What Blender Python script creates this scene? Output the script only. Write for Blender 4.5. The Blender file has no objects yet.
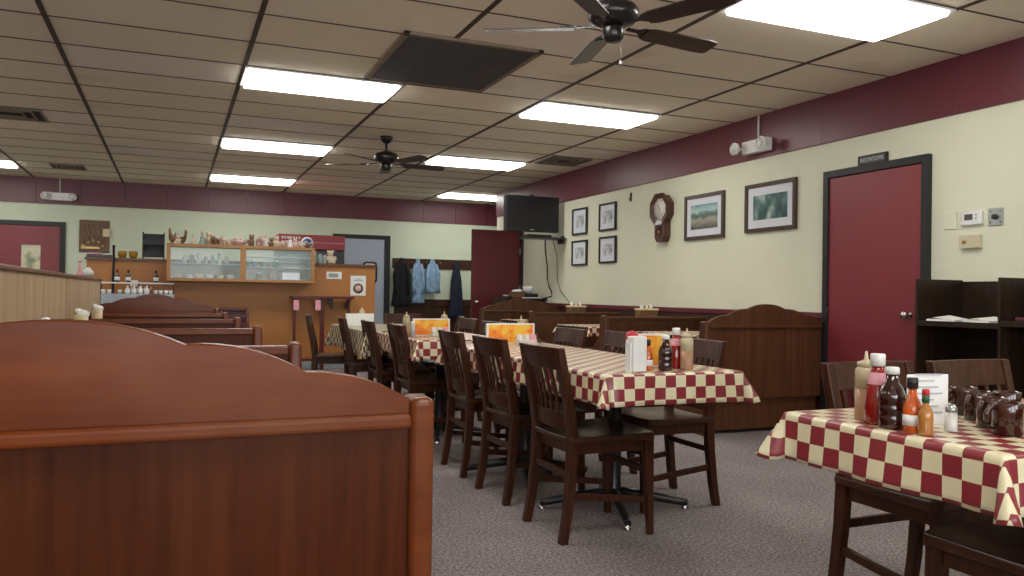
import bpy, bmesh, math, random
from mathutils import Vector, Matrix
random.seed(7)
S = bpy.context.scene
COL = S.collection
PI = math.pi
PI_2 = math.pi/2

# ---------------------------------------------------------------- camera, world, exposure
CAMZ = 1.06
cam = bpy.data.cameras.new('camera')
camo = bpy.data.objects.new('camera', cam)
COL.objects.link(camo)
_f, _yaw, _pit, _rol = 804.5, .3987, .0080, .0144
F = Vector((math.sin(_yaw)*math.cos(_pit), math.cos(_yaw)*math.cos(_pit), math.sin(_pit)))
R0 = Vector((math.cos(_yaw), -math.sin(_yaw), 0)); U0 = R0.cross(F)
R = R0*math.cos(_rol)+U0*math.sin(_rol); U = -R0*math.sin(_rol)+U0*math.cos(_rol)
camo.matrix_world = Matrix(((R.x, U.x, -F.x, 0), (R.y, U.y, -F.y, 0), (R.z, U.z, -F.z, CAMZ), (0, 0, 0, 1)))
cam.sensor_width = 36
cam.lens = _f/1024*36
cam.clip_start = .05
S.camera = camo
w = bpy.data.worlds.new('world'); S.world = w; w.use_nodes = True
w.node_tree.nodes['Background'].inputs[0].default_value = (.7, .75, .8, 1)
w.node_tree.nodes['Background'].inputs[1].default_value = .3
S.view_settings.view_transform = 'Standard'
S.view_settings.look = 'None'
S.view_settings.exposure = 1.0
S.view_settings.gamma = 1
S.view_settings.use_curve_mapping = False
try:
    S.cycles.use_denoising = True
    S.cycles.max_bounces = 8
    S.cycles.diffuse_bounces = 5
    S.cycles.sample_clamp_indirect = 8
except Exception:
    pass
LAMP = 5.8       # radiance of the fluorescent diffusers
# fill lights added behind the camera to brighten the ceiling and near booth
FILL = 34
FILLX = (-4.2, -1.9, .4, 2.7)
for i, x in enumerate(FILLX):
    la = bpy.data.lights.new('fill_light', 'AREA'); la.shape = 'RECTANGLE'; la.size = 1.9; la.size_y = 1.35; la.energy = FILL; la.color = (.93, .96, 1.0)
    lo = bpy.data.objects.new('fill_light', la); COL.objects.link(lo); lo.location = (x, -3.62, 1.55); lo.rotation_euler = (PI_2, 0, 0)

# ---------------------------------------------------------------- materials
def newmat(name):
    m = bpy.data.materials.new(name); m.use_nodes = True
    nt = m.node_tree; b = nt.nodes['Principled BSDF']
    return m, nt, b
def N(nt, t, **k):
    n = nt.nodes.new(t)
    for a, v in k.items(): setattr(n, a, v)
    return n
def rgba(c): return (c[0], c[1], c[2], 1)
def plain(name, c, rough=.5, metal=0, var=.12, scale=18, coat=0, trans=0, bump=0, spec=None):
    m, nt, b = newmat(name)
    b.inputs['Roughness'].default_value = rough; b.inputs['Metallic'].default_value = metal
    b.inputs['Coat Weight'].default_value = coat
    if spec is not None: b.inputs['Specular IOR Level'].default_value = spec
    if trans: b.inputs['Transmission Weight'].default_value = trans
    tc = N(nt, 'ShaderNodeTexCoord'); no = N(nt, 'ShaderNodeTexNoise'); no.inputs['Scale'].default_value = scale
    no.inputs['Detail'].default_value = 4
    r = N(nt, 'ShaderNodeValToRGB')
    r.color_ramp.elements[0].position = .3; r.color_ramp.elements[1].position = .7
    r.color_ramp.elements[0].color = rgba([x*(1-var) for x in c]); r.color_ramp.elements[1].color = rgba([min(1, x*(1+var)) for x in c])
    nt.links.new(tc.outputs['Object'], no.inputs['Vector']); nt.links.new(no.outputs[0], r.inputs[0]); nt.links.new(r.outputs[0], b.inputs['Base Color'])
    if bump:
        bp = N(nt, 'ShaderNodeBump'); bp.inputs['Strength'].default_value = bump; bp.inputs['Distance'].default_value = .01
        nt.links.new(no.outputs[0], bp.inputs['Height']); nt.links.new(bp.outputs[0], b.inputs['Normal'])
    return m
def wood(name, c1, c2, rough=.35, stretch=(1, 1, .06), scale=30, coat=.3, blotch=.0, bc=None, spec=.25):
    m, nt, b = newmat(name); b.inputs['Specular IOR Level'].default_value = spec
    b.inputs['Roughness'].default_value = rough; b.inputs['Coat Weight'].default_value = coat; b.inputs['Coat Roughness'].default_value = .25
    tc = N(nt, 'ShaderNodeTexCoord'); mp = N(nt, 'ShaderNodeMapping'); mp.inputs['Scale'].default_value = stretch
    no = N(nt, 'ShaderNodeTexNoise'); no.inputs['Scale'].default_value = scale; no.inputs['Detail'].default_value = 6; no.inputs['Roughness'].default_value = .65
    r = N(nt, 'ShaderNodeValToRGB'); r.color_ramp.elements[0].position = .32; r.color_ramp.elements[1].position = .68
    r.color_ramp.elements[0].color = rgba(c1); r.color_ramp.elements[1].color = rgba(c2)
    L = nt.links.new
    L(tc.outputs['Object'], mp.inputs[0]); L(mp.outputs[0], no.inputs['Vector']); L(no.outputs[0], r.inputs[0])
    out = r.outputs[0]
    if blotch:  # lighter patches painting the booths' worn highlights into the wood colour
        n2 = N(nt, 'ShaderNodeTexNoise'); n2.inputs['Scale'].default_value = 3.2; n2.inputs['Detail'].default_value = 2
        L(tc.outputs['Object'], n2.inputs['Vector'])
        r2 = N(nt, 'ShaderNodeValToRGB'); r2.color_ramp.elements[0].position = .45; r2.color_ramp.elements[1].position = .75
        r2.color_ramp.elements[0].color = (0, 0, 0, 1); r2.color_ramp.elements[1].color = (blotch, blotch, blotch, 1)
        L(n2.outputs[0], r2.inputs[0])
        mx = N(nt, 'ShaderNodeMix', data_type='RGBA'); mx.inputs['B'].default_value = rgba(bc or c2)
        mx.inputs[7].default_value = rgba(bc or c2)
        L(r2.outputs[0], mx.inputs[0]); L(out, mx.inputs[6]); out = mx.outputs[2]
    L(out, b.inputs['Base Color'])
    bp = N(nt, 'ShaderNodeBump'); bp.inputs['Strength'].default_value = .08; bp.inputs['Distance'].default_value = .002
    L(no.outputs[0], bp.inputs['Height']); L(bp.outputs[0], b.inputs['Normal'])
    return m
def emis(name, c, s):
    m, nt, b = newmat(name)
    b.inputs['Base Color'].default_value = rgba(c); b.inputs['Emission Color'].default_value = rgba(c); b.inputs['Emission Strength'].default_value = s
    return m
def glassy(name, c=(1, 1, 1), a=.18, rough=.03):
    m, nt, b = newmat(name)
    b.inputs['Base Color'].default_value = rgba(c); b.inputs['Roughness'].default_value = rough
    b.inputs['Alpha'].default_value = a
    return m

def wall_mat(name, c, var=.05):
    m, nt, b = newmat(name); b.inputs['Roughness'].default_value = .6
    tc = N(nt, 'ShaderNodeTexCoord'); no = N(nt, 'ShaderNodeTexNoise'); no.inputs['Scale'].default_value = 1.1; no.inputs['Detail'].default_value = 3
    r = N(nt, 'ShaderNodeValToRGB'); r.color_ramp.elements[0].position = .3; r.color_ramp.elements[1].position = .7
    r.color_ramp.elements[0].color = rgba([x*(1-var) for x in c]); r.color_ramp.elements[1].color = rgba([x*(1+var) for x in c])
    nt.links.new(tc.outputs['Object'], no.inputs['Vector']); nt.links.new(no.outputs[0], r.inputs[0]); nt.links.new(r.outputs[0], b.inputs['Base Color'])
    n2 = N(nt, 'ShaderNodeTexNoise'); n2.inputs['Scale'].default_value = 90
    bp = N(nt, 'ShaderNodeBump'); bp.inputs['Strength'].default_value = .06; bp.inputs['Distance'].default_value = .003
    nt.links.new(tc.outputs['Object'], n2.inputs['Vector']); nt.links.new(n2.outputs[0], bp.inputs['Height']); nt.links.new(bp.outputs[0], b.inputs['Normal'])
    return m

GX, GY, TW, TD = -.755, 3.858, 1.2192, .6039    # ceiling grid origin and tile size
def ceiling_mat():
    m, nt, b = newmat('ceiling_tile'); b.inputs['Roughness'].default_value = .9
    L = nt.links.new
    tc = N(nt, 'ShaderNodeTexCoord'); sp = N(nt, 'ShaderNodeSeparateXYZ'); L(tc.outputs['Object'], sp.inputs[0])
    def cell(o, off, size):
        a = N(nt, 'ShaderNodeMath', operation='SUBTRACT'); L(o, a.inputs[0]); a.inputs[1].default_value = off
        d = N(nt, 'ShaderNodeMath', operation='DIVIDE'); L(a.outputs[0], d.inputs[0]); d.inputs[1].default_value = size
        f = N(nt, 'ShaderNodeMath', operation='FLOOR'); L(d.outputs[0], f.inputs[0]); return f.outputs[0]
    cb = N(nt, 'ShaderNodeCombineXYZ'); L(cell(sp.outputs[0], GX, TW), cb.inputs[0]); L(cell(sp.outputs[1], GY, TD), cb.inputs[1])
    wn = N(nt, 'ShaderNodeTexWhiteNoise', noise_dimensions='3D'); L(cb.outputs[0], wn.inputs['Vector'])
    r = N(nt, 'ShaderNodeValToRGB'); cr = r.color_ramp
    cr.elements[0].position = 0; cr.elements[0].color = (.84, .76, .61, 1)
    cr.elements[1].position = 1; cr.elements[1].color = (.86, .80, .73, 1)
    e = cr.elements.new(.55); e.color = (.86, .79, .66, 1)
    e = cr.elements.new(.8); e.color = (.85, .77, .63, 1)
    L(wn.outputs[0], r.inputs[0])
    no = N(nt, 'ShaderNodeTexNoise'); no.inputs['Scale'].default_value = 60; no.inputs['Detail'].default_value = 5; L(tc.outputs['Object'], no.inputs['Vector'])
    st = N(nt, 'ShaderNodeTexNoise'); st.inputs['Scale'].default_value = 1.3; st.inputs['Detail'].default_value = 3; L(tc.outputs['Object'], st.inputs['Vector'])
    r2 = N(nt, 'ShaderNodeValToRGB'); r2.color_ramp.elements[0].position = .60; r2.color_ramp.elements[1].position = .72
    r2.color_ramp.elements[0].color = (0, 0, 0, 1); r2.color_ramp.elements[1].color = (.35, .35, .35, 1); L(st.outputs[0], r2.inputs[0])
    mx = N(nt, 'ShaderNodeMix', data_type='RGBA'); mx.inputs[7].default_value = (.52, .42, .31, 1)
    L(r2.outputs[0], mx.inputs[0]); L(r.outputs[0], mx.inputs[6]); L(mx.outputs[2], b.inputs['Base Color'])
    bp = N(nt, 'ShaderNodeBump'); bp.inputs['Strength'].default_value = .25; bp.inputs['Distance'].default_value = .004
    L(no.outputs[0], bp.inputs['Height']); L(bp.outputs[0], b.inputs['Normal'])
    return m
def carpet_mat():
    m, nt, b = newmat('carpet'); b.inputs['Roughness'].default_value = .95
    L = nt.links.new; tc = N(nt, 'ShaderNodeTexCoord')
    n1 = N(nt, 'ShaderNodeTexNoise'); n1.inputs['Scale'].default_value = 75; n1.inputs['Detail'].default_value = 6; n1.inputs['Roughness'].default_value = .8
    n2 = N(nt, 'ShaderNodeTexNoise'); n2.inputs['Scale'].default_value = 2.0; n2.inputs['Detail'].default_value = 3
    L(tc.outputs['Object'], n1.inputs['Vector']); L(tc.outputs['Object'], n2.inputs['Vector'])
    r = N(nt, 'ShaderNodeValToRGB'); cr = r.color_ramp
    cr.elements[0].position = .36; cr.elements[0].color = (.062, .050, .050, 1)
    cr.elements[1].position = .66; cr.elements[1].color = (.66, .56, .54, 1)
    e = cr.elements.new(.5); e.color = (.29, .245, .24, 1)
    L(n1.outputs[0], r.inputs[0])
    mx = N(nt, 'ShaderNodeMix', data_type='RGBA', blend_type='MULTIPLY'); mx.inputs[0].default_value = .5
    L(r.outputs[0], mx.inputs[6]); L(n2.outputs[0], mx.inputs[7]); L(mx.outputs[2], b.inputs['Base Color'])
    bp = N(nt, 'ShaderNodeBump'); bp.inputs['Strength'].default_value = .5; bp.inputs['Distance'].default_value = .006
    L(n1.outputs[0], bp.inputs['Height']); L(bp.outputs[0], b.inputs['Normal'])
    return m
def check_mat(name, ca, cb_, sq, rough=.3):
    m, nt, b = newmat(name); b.inputs['Roughness'].default_value = rough; b.inputs['Specular IOR Level'].default_value = .6
    L = nt.links.new; tc = N(nt, 'ShaderNodeTexCoord'); sp = N(nt, 'ShaderNodeSeparateXYZ'); L(tc.outputs['UV'], sp.inputs[0])
    fl = []
    for i in (0, 1):
        d = N(nt, 'ShaderNodeMath', operation='DIVIDE'); L(sp.outputs[i], d.inputs[0]); d.inputs[1].default_value = sq
        f = N(nt, 'ShaderNodeMath', operation='FLOOR'); L(d.outputs[0], f.inputs[0]); fl.append(f.outputs[0])
    a = N(nt, 'ShaderNodeMath', operation='ADD'); L(fl[0], a.inputs[0]); L(fl[1], a.inputs[1])
    h = N(nt, 'ShaderNodeMath', operation='PINGPONG'); L(a.outputs[0], h.inputs[0]); h.inputs[1].default_value = 1
    mx = N(nt, 'ShaderNodeMix', data_type='RGBA'); mx.inputs[6].default_value = rgba(ca); mx.inputs[7].default_value = rgba(cb_)
    L(h.outputs[0], mx.inputs[0]); L(mx.outputs[2], b.inputs['Base Color'])
    no = N(nt, 'ShaderNodeTexNoise'); no.inputs['Scale'].default_value = 9; L(tc.outputs['Object'], no.inputs['Vector'])
    bp = N(nt, 'ShaderNodeBump'); bp.inputs['Strength'].default_value = .3; bp.inputs['Distance'].default_value = .006
    L(no.outputs[0], bp.inputs['Height']); L(bp.outputs[0], b.inputs['Normal'])
    return m
def picture_mat(name, stops, scale=6, stretch=(1, 1, 1), grad=None):
    m, nt, b = newmat(name); b.inputs['Roughness'].default_value = .25
    L = nt.links.new; tc = N(nt, 'ShaderNodeTexCoord'); mp = N(nt, 'ShaderNodeMapping'); mp.inputs['Scale'].default_value = stretch
    no = N(nt, 'ShaderNodeTexNoise'); no.inputs['Scale'].default_value = scale; no.inputs['Detail'].default_value = 5
    L(tc.outputs['Object'], mp.inputs[0]); L(mp.outputs[0], no.inputs['Vector'])
    src = no.outputs[0]
    if grad is not None:     # mix of height and noise: horizontal bands of a landscape
        sp = N(nt, 'ShaderNodeSeparateXYZ'); L(tc.outputs['Generated'], sp.inputs[0])
        mu = N(nt, 'ShaderNodeMath', operation='MULTIPLY_ADD'); L(no.outputs[0], mu.inputs[0]); mu.inputs[1].default_value = grad
        L(sp.outputs[2], mu.inputs[2]); src = mu.outputs[0]
        s2 = N(nt, 'ShaderNodeMath', operation='SUBTRACT'); L(src, s2.inputs[0]); s2.inputs[1].default_value = grad*.5; src = s2.outputs[0]
    r = N(nt, 'ShaderNodeValToRGB'); cr = r.color_ramp
    cr.elements[0].position = stops[0][0]; cr.elements[0].color = rgba(stops[0][1])
    cr.elements[1].position = stops[-1][0]; cr.elements[1].color = rgba(stops[-1][1])
    for p, c in stops[1:-1]:
        e = cr.elements.new(p); e.color = rgba(c)
    L(src, r.inputs[0]); L(r.outputs[0], b.inputs['Base Color'])
    return m

M = dict(
    cream=wall_mat('cream_wall_paint', (.70, .70, .545)),
    creamback=wall_mat('pale_green_wall_paint', (.62, .69, .53)),
    maroon=plain('maroon_paint', (.125, .019, .034), .38, var=.06, scale=3),
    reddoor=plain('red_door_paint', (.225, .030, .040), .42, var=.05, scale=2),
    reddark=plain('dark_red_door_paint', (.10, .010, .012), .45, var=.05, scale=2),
    black=plain('black_frame_paint', (.010, .010, .011), .5),
    wains=wood('wainscot_wood', (.035, .014, .008), (.075, .030, .016), .45),
    booth=wood('booth_wood', (.095, .0185, .004), (.185, .042, .009), .27, stretch=(.06, 1, .5), scale=26, coat=.05, blotch=.8, bc=(.20, .072, .032)),
    boothpanel=wood('booth_panel_wood', (.048, .0105, .003), (.092, .022, .006), .36, stretch=(1, 1, .05), scale=34, coat=0, spec=.14, blotch=.4, bc=(.11, .034, .012)),
    boothr=wood('booth_wood_brown', (.065, .024, .010), (.115, .045, .019), .42, stretch=(1, 1, .05), scale=30, coat=.15),
    chair=wood('chair_wood', (.026, .0085, .004), (.074, .022, .009), .30, stretch=(1, 1, .12), scale=40, coat=.08),
    seat=wood('seat_wood', (.032, .012, .007), (.066, .024, .011), .24, stretch=(.12, 1, 1), scale=40, coat=.2),
    tan=wood('partition_laminate', (.46, .31, .17), (.68, .51, .32), .5, stretch=(1, 1, .03), scale=7, coat=0),
    cap=wood('partition_cap_wood', (.13, .05, .025), (.20, .08, .04), .35, stretch=(1, .05, 1), scale=30),
    bar=plain('counter_panel', (.43, .17, .035), .45, var=.08, scale=2),
    oak=wood('case_oak', (.33, .15, .05), (.46, .23, .08), .4, stretch=(.06, 1, 1), scale=30, coat=.1),
    hutch=wood('hutch_wood', (.014, .007, .004), (.034, .018, .010), .4),
    carpet=carpet_mat(), ceil=ceiling_mat(),
    grid=plain('ceiling_grid_metal', (.055, .032, .022), .6),
    white=plain('white_plastic', (.78, .78, .76), .4, var=.03),
    paper=plain('white_paper', (.82, .82, .80), .8, var=.03),
    chrome=plain('chrome', (.6, .6, .6), .15, metal=1, var=.05),
    iron=plain('black_cast_iron', (.012, .012, .013), .35, coat=.2),
    vinyl=plain('black_vinyl', (.015, .012, .012), .4),
    bronze=plain('fan_bronze', (.018, .014, .015), .3, metal=.4, coat=.3),
    blade=wood('fan_blade_wood', (.022, .009, .007), (.045, .017, .011), .35, stretch=(.1, 1, 1)),
    gray=plain('grey_door_metal', (.40, .46, .55), .4, var=.04, scale=2),
    steel=plain('steel', (.45, .47, .48), .3, metal=.9),
    glass=glassy('case_glass', (.75, .95, .92), .13),
    clear=glassy('clear_glass', (.85, .85, .82), .45),
    amber=glassy('amber_glass', (.40, .22, .02), .85, .1),
    ketchup=plain('ketchup', (.27, .010, .008), .15, var=.2, coat=.6),
    bbq=plain('barbecue_sauce', (.030, .006, .005), .12, coat=.8),
    hot=plain('hot_sauce', (.62, .11, .015), .15, var=.25, coat=.6),
    pepper=plain('pepper_sauce', (.42, .17, .04), .15, var=.2, coat=.5),
    squeeze=plain('squeeze_plastic', (.55, .47, .30), .35, var=.05),
    sauce=plain('thousand_sauce', (.40, .22, .13), .3, var=.05),
    capwhite=plain('cap_white', (.80, .80, .78), .4, var=.02),
    capblack=plain('cap_black', (.015, .015, .02), .4),
    capred=plain('cap_red', (.55, .03, .04), .4),
    green=plain('green_foil', (.02, .10, .04), .4),
    mug=plain('brown_mug_glaze', (.040, .009, .004), .14, var=.3, scale=12, coat=.5),
    cloth=check_mat('checked_vinyl', (.76, .70, .47), (.25, .028, .038), .0495),
    cloth3=check_mat('checked_vinyl_dark', (.74, .68, .48), (.12, .055, .03), .0495),
    screen=plain('tv_screen', (.006, .006, .007), .35, coat=0, var=.02),
    tv=plain('tv_plastic', (.012, .012, .014), .3),
    pink=plain('pink_paper', (.75, .36, .42), .7),
    yellow=plain('cream_plastic', (.72, .60, .36), .5),
    basket=plain('woven_basket', (.16, .075, .03), .7, var=.5, scale=80, bump=.6),
    denim=plain('denim', (.22, .34, .48), .9, var=.3, scale=14),
    navy=plain('navy_cloth', (.010, .014, .035), .9),
    blackcloth=plain('black_cloth', (.008, .008, .009), .95),
    kick=plain('kick_strip', (.42, .47, .52), .35, var=.05),
    highchair=wood('maroon_wood', (.075, .012, .012), (.13, .022, .02), .35),
    signred=plain('cooler_red', (.33, .018, .028), .35, var=.05),
    blue=plain('logo_blue', (.06, .12, .40), .4),
    beigevent=plain('vent_frame', (.22, .17, .12), .6),
    ventdark=plain('vent_louvre', (.085, .080, .080), .5),
    duct=plain('duct_dark', (.010, .010, .010), .8),
    beige=plain('beige_plastic', (.58, .52, .36), .5, var=.04),
    lamp=emis('lamp_diffuser', (1.0, .985, .94), LAMP),
    framewhite=plain('picture_mat_white', (.66, .68, .74), .6, var=.03),
    framewood=wood('picture_frame_wood', (.040, .020, .014), (.075, .038, .026), .35),
    print=picture_mat('pencil_print', [(.35, (.25, .28, .30)), (.5, (.55, .58, .60)), (.65, (.70, .72, .74))], 22),
    land=picture_mat('valley_picture', [(.0, (.05, .06, .05)), (.25, (.22, .20, .15)), (.38, (.30, .30, .22)), (.5, (.06, .10, .08)), (.62, (.10, .17, .14)), (.75, (.35, .52, .50)), (1, (.12, .25, .27))], 14, (1, 1, 2), grad=.35),
    forest=picture_mat('woodland_picture', [(.32, (.015, .04, .04)), (.45, (.05, .12, .11)), (.56, (.14, .24, .22)), (.7, (.45, .55, .50))], 10, (1, 1, .6)),
    menu=picture_mat('menu_card', [(.30, (.55, .08, .03)), (.42, (.85, .22, .03)), (.52, (.92, .50, .06)), (.62, (.80, .62, .12)), (.75, (.35, .55, .25))], 9),
    dial=plain('clock_dial', (.70, .68, .60), .3, var=.05),
    clockwood=wood('clock_wood', (.050, .020, .012), (.105, .042, .024), .3),
    creamceramic=plain('cream_ceramic', (.72, .60, .45), .35, var=.15, scale=30),
    brownceramic=plain('brown_ceramic', (.20, .10, .05), .35, var=.3, scale=30),
    pinkceramic=plain('pink_ceramic', (.68, .48, .45), .4, var=.1, scale=30),
    fog=plain('frosted_jar', (.28, .36, .34), .3, var=.1),
    plaque=wood('plaque_wood', (.10, .045, .02), (.17, .08, .035), .5),
    brass=plain('brass', (.45, .30, .12), .35, metal=.8),
    cord=plain('black_cord', (.010, .010, .010), .5),
    winview=picture_mat('door_window_view', [(.35, (.18, .22, .10)), (.5, (.62, .58, .36)), (.65, (.45, .48, .34))], 5),
)

# ---------------------------------------------------------------- mesh builder
class MB:
    def __init__(s): s.v = []; s.f = []; s.uv = None; s.sm = []
    def add(s, vs, fs, smooth=False):
        o = len(s.v); s.v += [tuple(p) for p in vs]; s.f += [tuple(i+o for i in q) for q in fs]; s.sm += [smooth]*len(fs); return s
    def box(s, x0, x1, y0, y1, z0, z1):
        v = [(x, y, z) for x in (x0, x1) for y in (y0, y1) for z in (z0, z1)]
        return s.add(v, [(0, 1, 3, 2), (4, 6, 7, 5), (0, 4, 5, 1), (2, 3, 7, 6), (0, 2, 6, 4), (1, 5, 7, 3)])
    def obox(s, a, b, wx, wy, up=(0, 0, 1)):
        """bar from a to b with rectangular section"""
        a = Vector(a); b = Vector(b); d = (b-a).normalized(); u = Vector(up)
        if abs(d.dot(u)) > .95: u = Vector((1, 0, 0))
        x = d.cross(u).normalized(); y = x.cross(d)
        v = [p+x*sx*wx/2+y*sy*wy/2 for p in (a, b) for sx, sy in ((-1, -1), (1, -1), (1, 1), (-1, 1))]
        return s.add(v, [(0, 3, 2, 1), (4, 5, 6, 7), (0, 1, 5, 4), (1, 2, 6, 5), (2, 3, 7, 6), (3, 0, 4, 7)])
    def tube(s, pts, r, n=8, caps=True):
        pts = [Vector(p) for p in pts]; k = len(pts)
        rs = r if isinstance(r, (list, tuple)) else [r]*k
        vs = []; ref = Vector((0, 0, 1))
        for i, p in enumerate(pts):
            d = (pts[min(i+1, k-1)]-pts[max(i-1, 0)]).normalized()
            u = ref if abs(d.dot(ref)) < .95 else Vector((1, 0, 0))
            x = d.cross(u).normalized(); y = x.cross(d)
            for j in range(n):
                a = 2*PI*j/n; vs.append(p+x*math.cos(a)*rs[i]+y*math.sin(a)*rs[i])
        fs = [(i*n+j, i*n+(j+1) % n, (i+1)*n+(j+1) % n, (i+1)*n+j) for i in range(k-1) for j in range(n)]
        s.add(vs, fs, True)
        if caps:
            o = len(s.v)-len(vs); s.f += [tuple(o+j for j in reversed(range(n))), tuple(o+(k-1)*n+j for j in range(n))]; s.sm += [False, False]
        return s
    def lathe(s, prof, c=(0, 0, 0), n=16, sx=1, sy=1, axis='z'):
        vs = []; k = len(prof)
        for r, z in prof:
            for j in range(n):
                a = 2*PI*j/n; p = (r*math.cos(a)*sx, r*math.sin(a)*sy, z)
                if axis == 'x': p = (p[2], p[0], p[1])
                if axis == 'y': p = (p[0], p[2], p[1])
                vs.append((p[0]+c[0], p[1]+c[1], p[2]+c[2]))
        fs = [(i*n+j, i*n+(j+1) % n, (i+1)*n+(j+1) % n, (i+1)*n+j) for i in range(k-1) for j in range(n)]
        s.add(vs, fs, True); o = len(s.v)-len(vs)
        if prof[0][0] > 1e-5: s.f.append(tuple(o+j for j in reversed(range(n)))); s.sm.append(False)
        if prof[-1][0] > 1e-5: s.f.append(tuple(o+(k-1)*n+j for j in range(n))); s.sm.append(False)
        return s
    def ell(s, c, r, n=10, m=7):
        prof = [(math.sin(PI*i/m), -math.cos(PI*i/m)) for i in range(m+1)]
        vs = [(c[0]+r[0]*p*math.cos(2*PI*j/n), c[1]+r[1]*p*math.sin(2*PI*j/n), c[2]+r[2]*z) for p, z in prof for j in range(n)]
        fs = [(i*n+j, i*n+(j+1) % n, (i+1)*n+(j+1) % n, (i+1)*n+j) for i in range(m) for j in range(n)]
        return s.add(vs, fs, True)
    def prism(s, out, a, b, plane='xz', smooth=False):
        """outline (u,v) extruded from a to b along the remaining axis"""
        def P(u, v, t): return {'xz': (u, t, v), 'yz': (t, u, v), 'xy': (u, v, t)}[plane]
        n = len(out); vs = [P(u, v, a) for u, v in out]+[P(u, v, b) for u, v in out]
        s.add(vs, [tuple(range(n))[::-1], tuple(range(n, 2*n))])
        o = len(s.v)-2*n
        s.f += [(o+i, o+(i+1) % n, o+n+(i+1) % n, o+n+i) for i in range(n)]; s.sm += [smooth]*n
        return s
    def loft(s, rings, smooth=True):
        n = len(rings[0]); k = len(rings); vs = [p for r in rings for p in r]
        fs = [(i*n+j, i*n+(j+1) % n, (i+1)*n+(j+1) % n, (i+1)*n+j) for i in range(k-1) for j in range(n)]
        s.add(vs, fs, smooth); o = len(s.v)-len(vs)
        s.f += [tuple(o+j for j in reversed(range(n))), tuple(o+(k-1)*n+j for j in range(n))]; s.sm += [False, False]
        return s
    def build(s, name, mat, parent=None, bevel=0, seg=2, solid=0):
        me = bpy.data.meshes.new(name); me.from_pydata(s.v, [], s.f)
        bm = bmesh.new(); bm.from_mesh(me); bmesh.ops.recalc_face_normals(bm, faces=bm.faces); bm.to_mesh(me); bm.free()
        me.polygons.foreach_set('use_smooth', s.sm if len(s.sm) == len(me.polygons) else [False]*len(me.polygons))
        me.materials.append(M[mat] if isinstance(mat, str) else mat)
        o = bpy.data.objects.new(name, me); COL.objects.link(o)
        if parent is not None: o.parent = parent
        if bevel:
            b = o.modifiers.new('bevel', 'BEVEL'); b.width = bevel; b.segments = seg; b.limit_method = 'ANGLE'; b.angle_limit = .7
        if solid:
            q = o.modifiers.new('solid', 'SOLIDIFY'); q.thickness = solid; q.offset = 0
        return o
def tag(o, label, cat, group=None, kind=None):
    if label: o['label'] = label
    if cat: o['category'] = cat
    if group: o['group'] = group
    if kind: o['kind'] = kind
    return o
def thing(name, label, cat, loc=(0, 0, 0), rz=0, group=None, kind=None):
    o = bpy.data.objects.new(name, None); COL.objects.link(o); o.empty_display_size = .1
    o.location = loc; o.rotation_euler = (0, 0, rz)
    return tag(o, label, cat, group, kind)
def struct(o, label=None):
    o['kind'] = 'structure'
    if label: o['label'] = label
    return o
KIDS = {}
def copy_tree(src, parent=None):
    c = src.copy(); COL.objects.link(c)
    if parent is not None: c.parent = parent
    for k in list(src.children): copy_tree(k, c)
    return c
def place(src, used, loc, rz=0, label=None, group=None, scale=None):
    """first use moves the prototype itself, later uses copy the whole tree"""
    o = src if not used.get(src.name) else copy_tree(src)
    used[src.name] = True
    o.location = loc; o.rotation_euler = (0, 0, rz)
    if scale: o.scale = (scale,)*3
    if label: o['label'] = label
    if group: o['group'] = group
    return o
USED = {}

# ---------------------------------------------------------------- room shell
W, YB, ZC = 4.945, 14.07, 2.737
XL, YF, XR = -5.6, -3.4, 6.7
BANDZ = 1.06+1.2815
struct(MB().box(XL-.1, XR+.1, YF-.1, YB+.1, -.06, 0).build('floor', 'carpet'), 'dark grey purple speckled carpet')
struct(MB().box(XL-.1, XR+.1, YF-.1, YB+.1, ZC, ZC+.08).build('ceiling', 'ceil'), 'suspended ceiling of stained beige tiles')
struct(MB().box(XL-.1, XR+.1, YB, YB+.12, 0, ZC).build('wall_back', 'creamback'), 'pale green cream painted far wall')
struct(MB().box(XL-.12, XL, YF-.1, YB, 0, ZC).build('wall_left', 'cream'))
wf = MB().box(XL, W+.12, YF-.12, YF, 0, .85).box(XL, W+.12, YF-.12, YF, 2.25, ZC)
edges = [XL]+[q for x in FILLX for q in (x-.97, x+.97)]+[W+.12]
for a, b in zip(edges[0::2], edges[1::2]): wf.box(a, b, YF-.12, YF, .85, 2.25)
struct(wf.build('wall_front', 'cream'))
for i, x in enumerate(FILLX):  # unseen windows, added as openings for the fill lights
    wn_ = struct(thing('window_%d' % (i+1), 'added window opening behind the camera for the fill light', None, (x, YF, 1.55)))
    m = MB().box(-.97, -.92, -.10, 0, -.70, .70).box(.92, .97, -.10, 0, -.70, .70).box(-.92, .92, -.10, 0, -.70, -.65).box(-.92, .92, -.10, 0, .65, .70).box(-.02, .02, -.10, 0, -.65, .65)
    m.build('window_frame', M['black'], wn_)
wr = MB(); DJ0, DJ1 = 11.42, 12.24
wr.box(W, W+.12, YF-.1, DJ0, 0, ZC).box(W, W+.12, DJ0, DJ1, 2.06, ZC).box(W, W+.12, DJ1, 12.42, 0, ZC)
struct(wr.build('wall_right', 'cream'), 'cream yellow painted right wall')
struct(MB().box(XR, XR+.12, YF, YB, 0, ZC).build('wall_hall', 'creamback'))
struct(MB().box(W+.12, XR, 10.6, 10.7, 0, ZC).build('wall_closet', 'creamback'))
# ceiling grid
g = MB()
k = -4
while GX+k*TW < XR:
    x = GX+k*TW
    if x > XL: g.box(x-.016, x+.016, YF, YB, ZC-.006, ZC+.01)
    k += 1
j = -12
while GY+j*TD < YB:
    y = GY+j*TD
    if y > YF: g.box(XL, XR, y-.006, y+.006, ZC-.004, ZC+.01)
    j += 1
struct(g.build('ceiling_grid', 'grid'), 'dark brown metal ceiling grid')
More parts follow.
